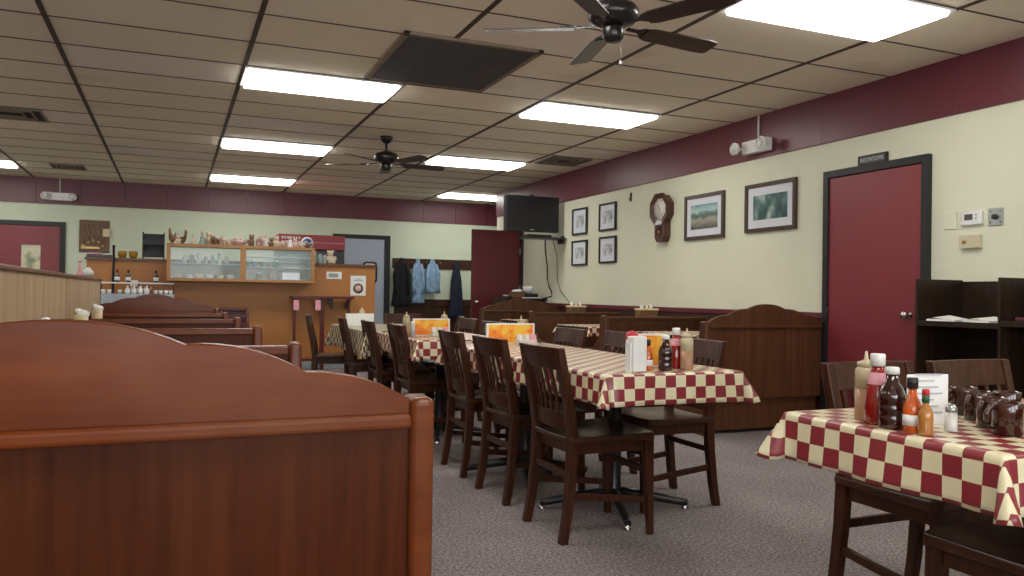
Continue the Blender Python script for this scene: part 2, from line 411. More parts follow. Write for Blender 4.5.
# maroon bands
def band(name, axis, pts):
    m = MB()
    for (a, b) in pts:
        if axis == 'y': m.box(W-.018, W, a+.0006, b-.0006, BANDZ, ZC)
        else: m.box(a+.002, b-.002, YB-.018, YB, BANDZ, ZC)
    return struct(m.build(name, 'maroon', bevel=.002, seg=1), 'maroon panelled band under the ceiling')
band('trim_1', 'y', [(YF+1.22*i, min(YF+1.22*(i+1), 12.42)) for i in range(13)])
band('trim_2', 'x', [(XL+.61*i, min(XL+.61*(i+1), XR)) for i in range(21)])
struct(MB().box(W, W+.138, 12.42, 12.43, BANDZ, ZC).build('trim_3', 'maroon'))
# wainscot and chair rails (gap at the doors)
m = MB(); r = MB()
for a, b in ((YF, 4.09), (5.10, 11.33)):
    m.box(W-.012, W, a, b, 0, .905); r.box(W-.03, W, a, b, .900, .948)
struct(m.build('trim_4', 'wains'), 'dark brown wall panelling'); struct(r.build('trim_5', 'maroon', bevel=.006), 'maroon chair rail on the right wall')
struct(MB().box(3.64, XR, YB-.012, YB, 0, .84).build('trim_6', 'wains'), 'dark brown panelling under the coats')
struct(MB().box(3.64, XR, YB-.035, YB, .83, .95).build('trim_7', 'wains', bevel=.006), 'brown rail on the far wall')
struct(MB().box(XL, 2.54, YB-.012, YB, 0, .12).build('baseboard_back', 'black'))

# ---------------------------------------------------------------- doors
def door_leaf(name, mat, parent=None):
    pass
# door_1: maroon door on the right wall
d = struct(thing('door_1', 'flat maroon red door in a black frame on the right wall', None, (W, 4.6, 0)))
MB().box(-.028, -.002, -.445, .437, .01, 2.04).build('door_leaf', 'reddoor', d, bevel=.003)
m = MB().box(-.045, 0, -.505, -.447, 0, 2.10).box(-.045, 0, .438, .492, 0, 2.10).box(-.045, 0, -.447, .438, 2.042, 2.10)
m.build('door_frame', 'black', d, bevel=.004)
k = MB().lathe([(.028, 0), (.028, .008), (.012, .012), (.012, .035), (.027, .045), (.030, .06), (.022, .072), (0, .075)], (0, 0, 0), 16)
kb = k.build('door_knob', 'chrome', d); kb.rotation_euler = (0, -PI/2, 0); kb.location = (-.028, -.35, .95)
for z in (.35, .95, 1.72):
    MB().tube([(-.036, .440, z-.05), (-.036, .440, z+.05)], .009).build('hinge', 'black', d)
# door_2: maroon door on the far wall with a small window
d = struct(thing('door_2', 'red door with a small square window on the far wall', None, (-2.07, YB, 0)))
m = MB().box(-.50, .46, -.025, -.002, .01, .35+.96).box(-.50, .46, -.025, -.002, 1.71, 2.0).box(-.50, -.05, -.025, -.002, 1.31, 1.71).box(.205, .46, -.025, -.002, 1.31, 1.71)
m.build('door_leaf', 'reddoor', d)
MB().box(-.05, .205, -.012, -.004, 1.31, 1.71).build('door_window', 'winview', d)
m = MB().box(-.57, -.50, -.045, 0, 0, 2.07).box(.46, .535, -.045, 0, 0, 2.07).box(-.5, .46, -.045, 0, 2.0, 2.07)
m.build('door_frame', 'black', d, bevel=.004)
# door_3: grey swing door
d = struct(thing('door_3', 'pale grey metal swing door in a black frame behind the counter', None, (3.05, YB, 0)))
MB().box(-.44, .40, -.03, -.004, .01, 2.0).build('door_leaf', 'gray', d, bevel=.004)
m = MB()
out = [(.17+.11*math.cos(a)*.9, 1.41+.19*math.sin(a)) for a in [2*PI*i/20 for i in range(20)]]
def rr(cx, cz, w, h, r, n=5):
    o = []
    for qx, qz, a0 in ((1, 1, 0), (-1, 1, PI/2), (-1, -1, PI), (1, -1, 1.5*PI)):
        for i in range(n+1):
            a = a0+PI/2*i/n; o.append((cx+qx*(w/2-r)+r*math.cos(a), cz+qz*(h/2-r)+r*math.sin(a)))
    return o
o1 = rr(.14, 1.41, .26, .38, .06); o2 = rr(.14, 1.41, .20, .32, .045)
n = len(o1); vs = [(x, -.045, z) for x, z in o1]+[(x, -.045, z) for x, z in o2]+[(x, -.03, z) for x, z in o1]+[(x, -.03, z) for x, z in o2]
fs = []
for i in range(n):
    j = (i+1) % n; fs += [(i, j, n+j, n+i), (2*n+i, 2*n+j, j, i), (n+i, n+j, 3*n+j, 3*n+i)]
m.add(vs, fs).build('window_gasket', 'black', d)
MB().prism(o2, -.036, -.031).build('window_pane', 'paper', d)
m = MB().box(-.51, -.44, -.05, 0, 0, 2.07).box(.40, .50, -.05, 0, 0, 2.07).box(-.44, .40, -.05, 0, 2.0, 2.07)
m.build('door_frame', 'black', d, bevel=.004)
# door_4: dark red door standing open beside the television
d = struct(thing('door_4', 'dark red door standing open across the far end of the right wall', None, (W-.01, 11.40, 0)))
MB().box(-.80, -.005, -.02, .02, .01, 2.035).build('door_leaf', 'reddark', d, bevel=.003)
k = MB().lathe([(.028, 0), (.028, .008), (.012, .012), (.012, .035), (.027, .045), (.030, .06), (.022, .072), (0, .075)], (0, 0, 0), 16)
kb = k.build('door_knob', 'chrome', d); kb.rotation_euler = (PI/2, 0, 0); kb.location = (-.73, -.02, .94)
m = MB().box(-.02, .15, -.10, -.022, 0, 2.10).box(-.02, .15, .86, .92, 0, 2.10).box(-.02, .15, -.022, .86, 2.045, 2.10)
m.build('door_frame', 'black', d, bevel=.004)
for z in (1.15, 1.72):
    MB().box(-.032, -.02, -.06, -.022, z-.05, z+.05).build('hinge', 'steel', d)

# ---------------------------------------------------------------- ceiling fixtures
lt = thing('ceiling_light', 'x', 'ceiling light', group='fluorescent ceiling panels')
MB().box(-.575, .575, -.268, .268, -.022, .012).build('diffuser', 'lamp', lt, bevel=.006)
m = MB()
for a in (-1, 1): m.box(a*.590-.014, a*.590+.014, -.296, .296, .0, .018); m.box(-.6, .6, a*.283-.014, a*.283+.014, 0, .018)
m.build('frame', 'white', lt)
LPOS = [(1, 4, 'fluorescent panel at the left edge of the big dark vent, in the left row'), (1, 9, 'second nearest fluorescent panel of the left row, left of the far fan'), (1, 14, 'farthest fluorescent panel of the left row, nearest the counter'),
        (3, -1, 'very bright fluorescent panel beside the near ceiling fan'), (3, 4, 'fluorescent panel of the right row just beyond the big dark vent'), (3, 9, 'fluorescent panel right of the far ceiling fan'),
        (4, 14.5, 'farthest fluorescent panel, in the corner by the television'), (-2, 14, 'fluorescent panel at the far left edge, above the red door'),
        (1, -1, 'fluorescent panel of the left row just above the top of the photo'), (-2, -1, 'fluorescent panel over the room left of the partition, beside the camera'), (-2, 4, 'fluorescent panel left of the partition, nearer middle one'), (-2, 9, 'fluorescent panel left of the partition, farther middle one'), (1, -6, 'fluorescent panel behind the camera over the booths'), (3, -6, 'fluorescent panel behind the camera near the right wall'), (-2, -6, 'fluorescent panel behind the camera, left of the partition')]
for kx, jy, lab in LPOS:
    place(lt, USED, (GX+(kx+.5)*TW, GY+(jy+.5)*TD, ZC-.016), 0, lab or 'fluorescent panel outside the view of the photo', 'fluorescent ceiling panels')
# big return air vent
v = thing('ceiling_vent', 'large dark square louvred return vent in the ceiling between the lights', 'vent', (1.825, 5.59, ZC))
m = MB(); hx, hy = .49, .60
for a in (-1, 1): m.box(a*(hx-.02)-.02, a*(hx-.02)+.02, -hy, hy, -.022, 0); m.box(-hx, hx, a*(hy-.02)-.02, a*(hy-.02)+.02, -.022, 0)
m.build('frame', 'beigevent', v, bevel=.004)
MB().box(-.45, .45, -.56, .56, -.006, -.002).build('backing', 'duct', v)
m = MB()
for i in range(56):
    y = -.555+i*.02; m.box(-.45, .45, y, y+.010, -.018, -.010)
for i in range(31): m.box(-.45+i*.03-.002, -.45+i*.03+.002, -.56, .56, -.019, -.010)
m.build('louvre', 'ventdark', v)
def diffuser(x, y, sx, sy, label):
    v = thing('air_diffuser', label, 'vent', (x, y, ZC), group='square ceiling air diffusers')
    MB().box(-sx/2, sx/2, -sy/2, sy/2, -.004, -.001).build('backing', 'duct', v)
    f = MB()
    for q in (1, .72, .44):
        a, b = sx/2*q, sy/2*q; t = .018
        f.box(-a, a, -b, -b+t, -.016, -.003).box(-a, a, b-t, b, -.016, -.003).box(-a, -a+t, -b+t, b-t, -.016, -.003).box(a-t, a, -b+t, b-t, -.016, -.003)
    f.build('louvre', 'beigevent', v)
diffuser(-1.48, 9.0, .60, .56, 'grey slotted ceiling air diffuser at the left edge, nearer of the two there')
diffuser(-1.36, 12.6, .42, .42, 'small ceiling air diffuser nearest the far emergency light')
diffuser(4.46, 9.0, .54, .56, 'ceiling air diffuser close to the right wall above the clock')

# ---------------------------------------------------------------- ceiling fans
def make_fan():
    f = thing('ceiling_fan', 'x', 'ceiling fan', group='five blade ceiling fans')
    MB().lathe([(.07, 0), (.072, -.02), (.05, -.055), (.022, -.075), (.0, -.076)], n=20).build('canopy', 'bronze', f)
    MB().tube([(0, 0, -.06), (0, 0, -.17)], .013).build('downrod', 'bronze', f)
    MB().lathe([(.02, -.15), (.06, -.165), (.115, -.185), (.13, -.205), (.13, -.245), (.11, -.27), (.07, -.285), (.0, -.286)], n=28).build('motor_housing', 'bronze', f)
    MB().lathe([(.05, -.285), (.055, -.30), (.055, -.345), (.04, -.365), (.0, -.368)], n=20).build('switch_housing', 'bronze', f)
    c = MB().tube([(.03, -.03, -.36), (.03, -.03, -.47)], .0015, 5).build('pull_chain', 'steel', f)
    MB().ell((.03, -.03, -.478), (.008, .008, .011)).build('chain_knob', 'white', c)
    for i in range(5):
        a = math.radians(150+72*i); ca, sa = math.cos(a), math.sin(a)
        tilt = math.radians(-12)
        def T(x, y, z):
            y2 = y*math.cos(tilt)-z*math.sin(tilt); z2 = y*math.sin(tilt)+z*math.cos(tilt)-.292
            return (x*ca-y2*sa, x*sa+y2*ca, z2)
        pts = [(.20, -.045), (.24, -.058), (.40, -.063), (.60, -.068), (.655, -.062), (.67, -.045), (.67, .045), (.655, .062), (.60, .068), (.40, .063), (.24, .058), (.20, .045)]
        n = len(pts); b = MB()
        b.add([T(x, y, -.003) for x, y in pts]+[T(x, y, .003) for x, y in pts], [tuple(range(n)), tuple(range(2*n-1, n-1, -1))]+[(i_, (i_+1) % n, n+(i_+1) % n, n+i_) for i_ in range(n)])
        b.build('blade', 'blade', f)
        ir = MB(); q = [(.09, -.012), (.16, -.012), (.19, -.035), (.27, -.035), (.28, 0), (.27, .035), (.19, .035), (.16, .012), (.09, .012)]
        n = len(q); ir.add([T(x, y, .003) for x, y in q]+[T(x, y, .010) for x, y in q], [tuple(range(n)), tuple(range(2*n-1, n-1, -1))]+[(i_, (i_+1) % n, n+(i_+1) % n, n+i_) for i_ in range(n)])
        ir.build('blade_iron', 'bronze', f)
    return f
fan = make_fan()
place(fan, USED, (2.07, 3.62, ZC), 0, 'dark five blade ceiling fan nearest the camera, beside the bright panel', 'five blade ceiling fans')
place(fan, USED, (2.09, 8.50, ZC), math.radians(-1), 'smaller looking ceiling fan farther back, over the far tables', 'five blade ceiling fans')

# ---------------------------------------------------------------- low partition on the left
p = struct(thing('trim_8', 'low tan laminate partition with a brown cap beside the booths', None, (-.80, 0, 0)))
MB().box(-.05, .03, -2.2, 10.4, 0, 1.145).build('partition_panel', 'tan', p)
MB().box(-.075, .05, -2.2, 10.43, 1.145, 1.172).build('partition_cap', 'cap', p, bevel=.006)
MB().box(.03, .034, 10.37, 10.4, 0, 1.145).build('end_strip', 'cap', p)

# ---------------------------------------------------------------- booths
BH = .555
def scallop():
    """half profile (dx from centre, z) of the scalloped header top, right side"""
    pts = []
    for i in range(9):      # centre hump
        t = i/8; pts.append((.185*t, 1.012-.040*t**2.2))
    for i in range(1, 9):
        t = i/8; pts.append((.185+.19*t, .974-.050*t**2.4))
    for i in range(1, 9):
        t = i/8; pts.append((.375+.18*t, .924-.052*t**2.2))
    return pts
def header_outline(zb):
    h = scallop(); left = [(-x, z) for x, z in reversed(h[1:])]
    return [(-BH, zb)]+left+h+[(BH, zb)]
def end_board(seat_dir, full, mat, root, x):
    """side board; seat_dir +1/-1/0(both)"""
    if seat_dir == 0: y0, y1 = -.50, .50; ys = [(-.50, 0), (-.50, .44), (-.46, .52), (-.20, .56), (-.075, .66), (-.045, .875), (.045, .875), (.075, .66), (.20, .56), (.46, .52), (.50, .44), (.50, 0)]
    else:
        s = seat_dir; ys = [(s*-.03, 0), (s*-.03, .875), (s*.05, .875), (s*.075, .66), (s*.20, .56), (s*.46, .52), (s*.50, .44), (s*.50, 0)]
    return MB().prism(ys, x-.022, x+.022, 'yz').build('end_board', mat, root, bevel=.014, seg=4)
def booth(x, y, kind, sd, label, group, mats=('booth', 'boothpanel'), zb=.12):
    """kind 'scallop' or 'flat'; sd seat direction, 0 = benches on both sides"""
    hm, pm = mats
    b = thing('booth_bench', label, 'booth', (x, y, 0), 0, group)
    for s in ((-1, 1) if sd == 0 else (sd,)):
        MB().box(-BH+.02, BH-.02, s*.02 if s > 0 else -.48, .48 if s > 0 else -.02, .03, .38).build('seat_base', pm, b)
        MB().box(-BH+.02, BH-.02, min(s*.03, s*.50), max(s*.03, s*.50), .38, .46).build('seat_cushion', 'vinyl', b, bevel=.02, seg=3)
    if kind == 'scallop':
        MB().box(-BH, BH, -.012, .012, zb, .83).build('back_panel', pm, b)
        MB().prism(header_outline(.846), -.018, .018).build('scalloped_header', hm, b, bevel=.003)
        MB().box(-BH, BH, -.036, .036, .822, .848).build('moulding', hm, b, bevel=.008, seg=3)
    else:
        MB().box(-BH, BH, -.022, .022, zb, .83).build('back_panel', pm, b)
        MB().box(-BH, BH, -.035, .035, .83, .862).build('top_rail', hm, b, bevel=.006)
    end_board(sd, True, hm, b, BH+.022 if x < 2 else -BH-.022)
    return b
GL = 'wooden booth benches along the left partition'; GR = 'wooden booth benches along the right wall'
XLB = -.165
booth(XLB, 1.40, 'scallop', 1, 'large glossy reddish booth back with scalloped top, closest to the camera', GL)
for y, lab in ((3.02, 'flat topped left booth back, the first one behind the big scalloped one'), (4.42, 'flat topped left booth back, second behind the nearest scalloped one'),
               (5.87, 'flat topped left booth back, third behind the nearest scalloped one'), (7.25, 'flat topped left booth back just in front of the far scalloped one')):
    booth(XLB, y, 'flat', 0, lab, GL)
booth(XLB, 8.70, 'scallop', -1, 'far scalloped booth back in front of the syrup bottles', GL)
XRB = 4.338
MR = ('boothr', 'boothr')
booth(XRB, 5.10, 'scallop', 1, 'near scalloped brown booth back against the right wall beside the red door', GR, MR, .27)
booth(XRB, 6.67, 'flat', 0, 'flat topped right booth back just behind the near scalloped one', GR, MR, .27)
booth(XRB, 8.33, 'flat', 0, 'flat topped right booth back in front of the far scalloped one', GR, MR, .27)
booth(XRB-.02, 9.90, 'scallop', -1, 'far scalloped right booth back under the television', GR, MR, .27)

def pedestal(parent, x, y, ang, r=.37, ztop=.71, sq=True):
    MB().lathe([(.045, .05), (.045, .09), (.036, .11), (.036, ztop-.05), (.06, ztop-.03), (.10, ztop)], (x, y, 0), 16).build('column', 'iron', parent)
    for i in range(4):
        a = ang+i*PI/2; c, s = math.cos(a), math.sin(a)
        l = MB().tube([(x+c*.03, y+s*.03, .085), (x+c*.15, y+s*.15, .07), (x+c*(r-.03), y+s*(r-.03), .035), (x+c*r, y+s*r, .03)], [.026, .024, .018, .017], 8).build('base_leg', 'iron', parent)
        MB().lathe([(.018, 0), (.020, .006), (.012, .016), (.008, .03)], (x+c*(r-.01), y+s*(r-.01), 0), 12).build('glide', 'chrome', l)
def table(name, label, x0, x1, y0, y1, peds, group, topmat='hutch', ang=math.radians(-20)):
    t = thing(name, label, 'table', ((x0+x1)/2, (y0+y1)/2, 0), 0, group)
    cx, cy = (x0+x1)/2, (y0+y1)/2
    MB().box(x0-cx, x1-cx, y0-cy, y1-cy, .71, .74).build('tabletop', topmat, t, bevel=.004)
    for px, py in peds: pedestal(t, px-cx, py-cy, ang)
    return t
def cloth(label, x0, x1, y0, y1, drape, mat='cloth', z=.7425, group='checked vinyl tablecloths', seed=0, cfl=.62):
    rnd = random.Random(seed); ph = [rnd.uniform(0, 6.28) for _ in range(8)]
    a, b = (x1-x0)/2, (y1-y0)/2; cx, cy = (x0+x1)/2, (y0+y1)/2
    def ticks(h):
        n = max(4, round(h*2/.05)); t = [-h+2*h*i/n for i in range(n+1)]
        e = [.004, .009, .015, .022]+[.022+(drape-.022)*i/6 for i in range(1, 7)]
        return [-h-q for q in reversed(e)]+t+[h+q for q in e]
    us, vs_ = ticks(a), ticks(b); r = .012
    def bend(o):   # distance past the edge -> (out, down)
        if o <= 0: return 0, 0
        if o < r*PI/2: return r*math.sin(o/r), r*(1-math.cos(o/r))
        return r, r+(o-r*PI/2)
    V = []; UV = []
    for v in vs_:
        for u in us:
            ou = max(abs(u)-a, 0); ov = max(abs(v)-b, 0); su = 1 if u > 0 else -1; sv = 1 if v > 0 else -1
            if ou > 0 and ov > 0:
                th = math.atan2(ov, ou); o = max(ou, ov)*(1+.14*math.sin(2*th)); ho, dn = bend(o)
                fl = .06+cfl*math.sin(2*th)**1.5
                t = math.atan(fl); d_ = dn-min(dn, r)
                hh = ho+d_*math.sin(t); zz = min(dn, r)+d_*math.cos(t)
                x = su*(a+hh*math.cos(th)); y = sv*(b+hh*math.sin(th))
            elif ou > 0 or ov > 0:
                o = ou or ov; ho, dn = bend(o); d_ = max(dn-r, 0)
                s = v if ou > 0 else u; k = 0 if ou > 0 else 1
                wv = .06+.05*math.sin(s*9+ph[k])+.05*math.sin(s*23+ph[k+2])+.03*math.sin(s*41+ph[k+4])
                hh = ho+d_*wv; zz = min(dn, r)+d_*.985
                x = u if ou == 0 else su*(a+hh); y = v if ov == 0 else sv*(b+hh)
            else:
                x, y, zz = u, v, 0
            V.append((x, y, -zz)); UV.append((u+a+.0224+10*.0896, v+b+.01+10*.0896))
    nu = len(us); fs = [(j*nu+i, j*nu+i+1, (j+1)*nu+i+1, (j+1)*nu+i) for j in range(len(vs_)-1) for i in range(nu-1)]
    me = bpy.data.meshes.new('tablecloth'); me.from_pydata(V, [], fs); uvl = me.uv_layers.new(name='UVMap')
    for l in me.loops: uvl.data[l.index].uv = UV[l.vertex_index]
    me.polygons.foreach_set('use_smooth', [True]*len(me.polygons)); me.materials.append(M[mat])
    o = bpy.data.objects.new('tablecloth', me); COL.objects.link(o); o.location = (cx, cy, z)
    q = o.modifiers.new('solid', 'SOLIDIFY'); q.thickness = .0015; q.offset = 1
    return tag(o, label, 'tablecloth', group)

GT = 'pedestal tables down the middle of the room'
T1 = (1.605, 2.265, 2.82, 4.85); T2 = (1.53, 2.20, 5.22, 6.33); T3 = (1.46, 2.16, 6.48, 8.02); TR = (1.59, 3.10, 1.14, 1.775)
table('dining_table', 'long pedestal table under the checked cloth in the middle, nearest of its row', *T1, [(2.04, 3.50), (1.93, 4.35)], GT)
table('dining_table', 'pedestal table under the second checked cloth, its orange menu in front of the coats', *T2, [(1.85, 5.75)], GT)
table('dining_table', 'farthest pedestal table of the middle row, by the counter', *T3, [(1.77, 7.15)], GT)
table('dining_table', 'table at the right edge with the brown mugs, nearest the camera', *TR, [(2.6, 1.455)], GT, ang=PI/4)
cloth('red and cream checked vinyl cloth on the long middle table', *T1, .135, seed=1)
cloth('checked cloth on the second middle table, seen past the third chair back', *T2, .14, seed=2)
cloth('dark checked cloth hanging low on the farthest middle table', *T3, .21, mat='cloth3', seed=3, cfl=.35)
cloth('red and cream checked vinyl cloth on the table at the right edge', *TR, .135, seed=4)
for i, (y, la, lb) in enumerate(((5.885, 'booth table between the two nearest right wall booths', 'checked cloth on the nearest right wall booth table'), (7.50, 'booth table between the second and third right wall booth backs', 'checked cloth on the middle right wall booth table'),
                                 (9.115, 'booth table in front of the booth under the television', 'checked cloth on the farthest right wall booth table'))):
    table('booth_table', la, 3.84, 4.90, y-.36, y+.36, [(4.4, y)], 'booth tables along the right wall', ang=PI/4)
    cloth(lb, 3.86, 4.89, y-.36, y+.36, .10, seed=10+i, group='cloths on the right booth tables')
for y, la in ((2.21, 'bare booth table hidden behind the nearest left booth back'), (3.72, 'second left booth table from the camera'), (5.145, 'third left booth table from the camera'),
              (6.56, 'fourth left booth table from the camera'), (7.975, 'left booth table beside the far scalloped booth')):
    table('booth_table', la, -.70, .35, y-.34, y+.34, [(-.16, y)], 'booth tables along the left partition', topmat='boothpanel', ang=PI/4)

# ---------------------------------------------------------------- chairs
def make_chair():
    c = thing('dining_chair', 'x', 'chair', group='dark wooden slat back chairs')
    H = .835
    # rear posts: splay back at the foot and rake back at the top
    prof = [(-.235, 0, .036), (-.215, .12, .040), (-.198, .28, .044), (-.190, .45, .048), (-.210, .58, .044), (-.236, .70, .040), (-.264, H, .034)]
    for s in (-1, 1):
        m = MB(); rings = []
        for x, z, dpt in prof:
            y = s*(.178+(.012 if z > .45 else 0)*(z-.45)/.38 + (.010*(1-z/.45) if z < .45 else 0)); wv = .019
            rings.append([(x-dpt/2, y-wv, z), (x+dpt/2, y-wv, z), (x+dpt/2, y+wv, z), (x-dpt/2, y+wv, z)])
        m.loft(rings, smooth=False).build('rear_leg', 'chair', c, bevel=.005)
    for s in (-1, 1):
        m = MB(); rings = []
        for z, wd, ox in ((0, .028, .012), (.2, .036, .006), (.43, .046, 0)):
            x = .185+ox; y = s*(.178+ox)
            rings.append([(x-wd/2, y-wd/2, z), (x+wd/2, y-wd/2, z), (x+wd/2, y+wd/2, z), (x-wd/2, y+wd/2, z)])
        m.loft(rings, smooth=False).build('front_leg', 'chair', c, bevel=.005)
    # saddle seat
    nx, ny = 12, 12; V = []; 
    for k_ in (0, 1):
        for i in range(nx+1):
            for j in range(ny+1):
                u = -1+2*i/nx; v = -1+2*j/ny
                wd = .205+.022*(u+1)/2
                x = .212*u+.0; y = wd*v
                # rounded front corners
                if u > .7: x -= .020*abs(v)**6*(u-.7)/.3
                dip = .012*(1-abs(v)**2)*(1-max(0, u)**3)*(1-.5*abs(u+.1))
                z = (.455-dip+.006*max(u, -.2)) if k_ else .425
                V.append((x, y, z))
    st = (nx+1)*(ny+1); fs = []
    for i in range(nx):
        for j in range(ny):
            a = i*(ny+1)+j; fs.append((st+a, st+a+ny+1, st+a+ny+2, st+a+1)); fs.append((a, a+1, a+ny+2, a+ny+1))
    bd = [i*(ny+1) for i in range(nx+1)]+[nx*(ny+1)+j for j in range(1, ny+1)]+[i*(ny+1)+ny for i in range(nx-1, -1, -1)]+[j for j in range(ny-1, 0, -1)]
    for a_, b_ in zip(bd, bd[1:]+bd[:1]): fs.append((a_, b_, st+b_, st+a_))
    m = MB(); m.add(V, fs, False); o = m.build('seat', 'seat', c, bevel=.006)
    m = MB().box(-.165, .175, -.185, -.165, .375, .426).box(-.165, .175, .165, .185, .375, .426).box(.165, .190, -.17, .17, .375, .426).box(-.19, -.17, -.17, .17, .375, .426)
    m.build('seat_apron', 'chair', c)
    # curved rails (plan curve: middle bowed back)
    def rail(name, z0, z1, x0, x1, t=.020, arch=0, hw=.176):
        n = 8; vs = []
        for i in range(n+1):
            v = -1+2*i/n; bow = -.022*(1-v*v)
            for (x, z) in ((x0, z0+arch*(1-v*v)), (x1, z1)):
                vs += [(x+bow-t/2, hw*v, z), (x+bow+t/2, hw*v, z)]
        fs = []
        for i in range(n):
            a = i*4; b = a+4
            fs += [(a, b, b+2, a+2), (a+1, a+3, b+3, b+1), (a, a+1, b+1, b), (a+2, b+2, b+3, a+3)]
        fs += [(0, 2, 3, 1), (n*4, n*4+1, n*4+3, n*4+2)]
        MB().add(vs, fs).build(name, 'chair', c, bevel=.004)
    rail('top_rail', .738, H, -.236, -.262, .022, .0, .200)
    rail('lower_rail', .475, .55, -.187, -.194, .018, .0)
    for i in range(6):
        y = -.135+.054*i; v = y/.176; bow = -.022*(1-v*v)
        m = MB(); rings = []
        for x, z in ((-.193, .54), (-.200, .60), (-.214, .66), (-.236, .748)):
            rings.append([(x+bow-.005, y-.0095, z), (x+bow+.005, y-.0095, z), (x+bow+.005, y+.0095, z), (x+bow-.005, y+.0095, z)])
        m.loft(rings, smooth=False).build('back_slat', 'chair', c)
    for s in (-1, 1):
        MB().obox((-.205, s*.185, .20), (.190, s*.182, .155), .018, .030).build('side_stretcher', 'chair', c, bevel=.003)
    MB().obox((.18, -.178, .285), (.18, .178, .285), .018, .030).build('front_stretcher', 'chair', c, bevel=.003)
    MB().obox((-.198, -.178, .285), (-.198, .178, .285), .018, .030).build('rear_stretcher', 'chair', c, bevel=.003)
    return c
chair = make_chair(); GC = 'dark wooden slat back chairs'
RT = PI
for x, y, rz, lab in (
    (1.78, 3.26, 0, 'dark wooden slat back chair in the foreground on the left side of the long table'),
    (1.79, 3.93, math.radians(1), 'slat back chair just behind the foreground one, left side of the long table'),
    (1.795, 4.57, math.radians(-1), 'third slat back chair along the left side of the long table'),
    (1.725, 5.58, 0, 'slat back chair on the left of the second table, nearer of the two there'),
    (1.69, 6.33, math.radians(-2), 'slat back chair on the left of the second table, farther of the two there'),
    (1.63, 7.05, math.radians(-5), 'solid looking chair back at the left side of the farthest table, nearer of two'),
    (1.47, 7.90, math.radians(-12), 'chair seen exactly from its side in front of the orange counter'),
    (2.335, 3.57, RT, 'chair on the right of the long table with grey sheen, behind the sauce bottles'),
    (2.32, 4.34, RT, 'chair on the right of the long table, partly behind the white holder'),
    (2.235, 4.88, RT, 'chair on the right of the long table, just right of the yellow menu'),
    (2.14, 6.10, RT, 'chair behind the yellow menu on the right side of the second table'),
    (2.24, 6.92, RT, 'pale edged chair back just left of the booth under the television'),
    (2.36, 7.55, RT-math.radians(14), 'chair back seen on edge below the hanging navy coat'),
    (2.30, 8.25, -PI/2, 'farthest chair, its back facing the coats behind the menu'),
    (2.32, 1.92, -PI/2, 'chair on the far side of the right edge table, left of the two'),
    (2.80, 1.89, -PI/2, 'chair on the far side of the right edge table, in front of the dark cabinet'),
    (2.03, 1.32, PI/2, 'chair tucked under the near side of the right edge table'),
):
    place(chair, USED, (x, y, 0), rz, lab, GC)

# ---------------------------------------------------------------- condiments
def bottle(name, label, cat, parts, group=None):
    t = thing(name, label, cat, group=group)
    for nm, mat, prof, n in parts: MB().lathe(prof, n=n).build(nm, mat, t)
    return t
P_ = {}
P_['squeeze'] = bottle('squeeze_bottle', 'x', 'bottle', [('sauce', 'sauce', [(.0, 0), (.027, .0), (.029, .004), (.029, .085)], 18), ('upper_body', 'squeeze', [(.029, .085), (.029, .135), (.026, .142), (.022, .145)], 18),
    ('nozzle_cap', 'squeeze', [(.024, .145), (.024, .158), (.012, .162), (.006, .166), (.003, .188), (0, .189)], 14)], 'squeeze bottles')
P_['ketchup'] = bottle('ketchup_bottle', 'x', 'bottle', [('bottle_body', 'ketchup', [(0, 0), (.026, 0), (.031, .006), (.030, .05), (.027, .075), (.024, .10), (.017, .128), (.014, .145)], 18),
    ('cap', 'capwhite', [(.0175, .143), (.0175, .170), (.016, .173), (0, .173)], 16), ('neck_label', 'pink', [(.0245, .098), (.0250, .10), (.0185, .126), (.018, .127)], 18)], 'ketchup bottles')
P_['bbq'] = bottle('barbecue_sauce_bottle', 'x', 'bottle', [('bottle_body', 'bbq', [(0, 0), (.028, 0), (.031, .005), (.031, .03), (.0295, .034), (.031, .038), (.031, .055), (.0295, .059), (.031, .063), (.031, .082), (.025, .10), (.0155, .112), (.0145, .135)], 20),
    ('cap', 'capwhite', [(.017, .133), (.017, .147), (.015, .150), (0, .150)], 16)], 'dark barbecue sauce bottles')
P_['hot'] = bottle('hot_sauce_bottle', 'x', 'bottle', [('bottle_body', 'hot', [(0, 0), (.020, 0), (.0225, .004), (.0225, .062), (.019, .075), (.011, .092), (.0095, .112)], 16),
    ('label_band', 'paper', [(.0229, .018), (.0229, .045)], 16), ('cap', 'capblack', [(.013, .110), (.013, .135), (.011, .137), (0, .137)], 14)], 'orange hot sauce bottles')
P_['pepper'] = bottle('pepper_sauce_bottle', 'x', 'bottle', [('bottle_body', 'pepper', [(0, 0), (.016, 0), (.0175, .004), (.0175, .05), (.015, .062), (.008, .074), (.0075, .082)], 16),
    ('label_band', 'paper', [(.0178, .012), (.0178, .036)], 4), ('neck_foil', 'green', [(.0088, .080), (.0088, .098)], 12), ('cap', 'capred', [(.0088, .098), (.0088, .110), (.007, .113), (0, .113)], 12)], 'small pepper sauce bottles')
P_['shaker'] = bottle('salt_shaker', 'x', 'shaker', [('glass_body', 'clear', [(0, 0), (.017, 0), (.018, .004), (.016, .055)], 12), ('salt', 'paper', [(0, .003), (.014, .003), (.0135, .035), (0, .036)], 10), ('cap', 'steel', [(.0165, .055), (.0165, .066), (.010, .076), (0, .078)], 12)], 'glass shakers')
P_['jar'] = bottle('sauce_bottle', 'x', 'bottle', [('bottle_body', 'clear', [(0, 0), (.020, 0), (.021, .004), (.021, .07), (.015, .09)], 14), ('filling', 'bbq', [(0, .003), (.017, .003), (.017, .06), (0, .061)], 12), ('cap', 'capwhite', [(.016, .088), (.016, .108), (0, .109)], 12)], 'small white capped bottles')
TZ = .745
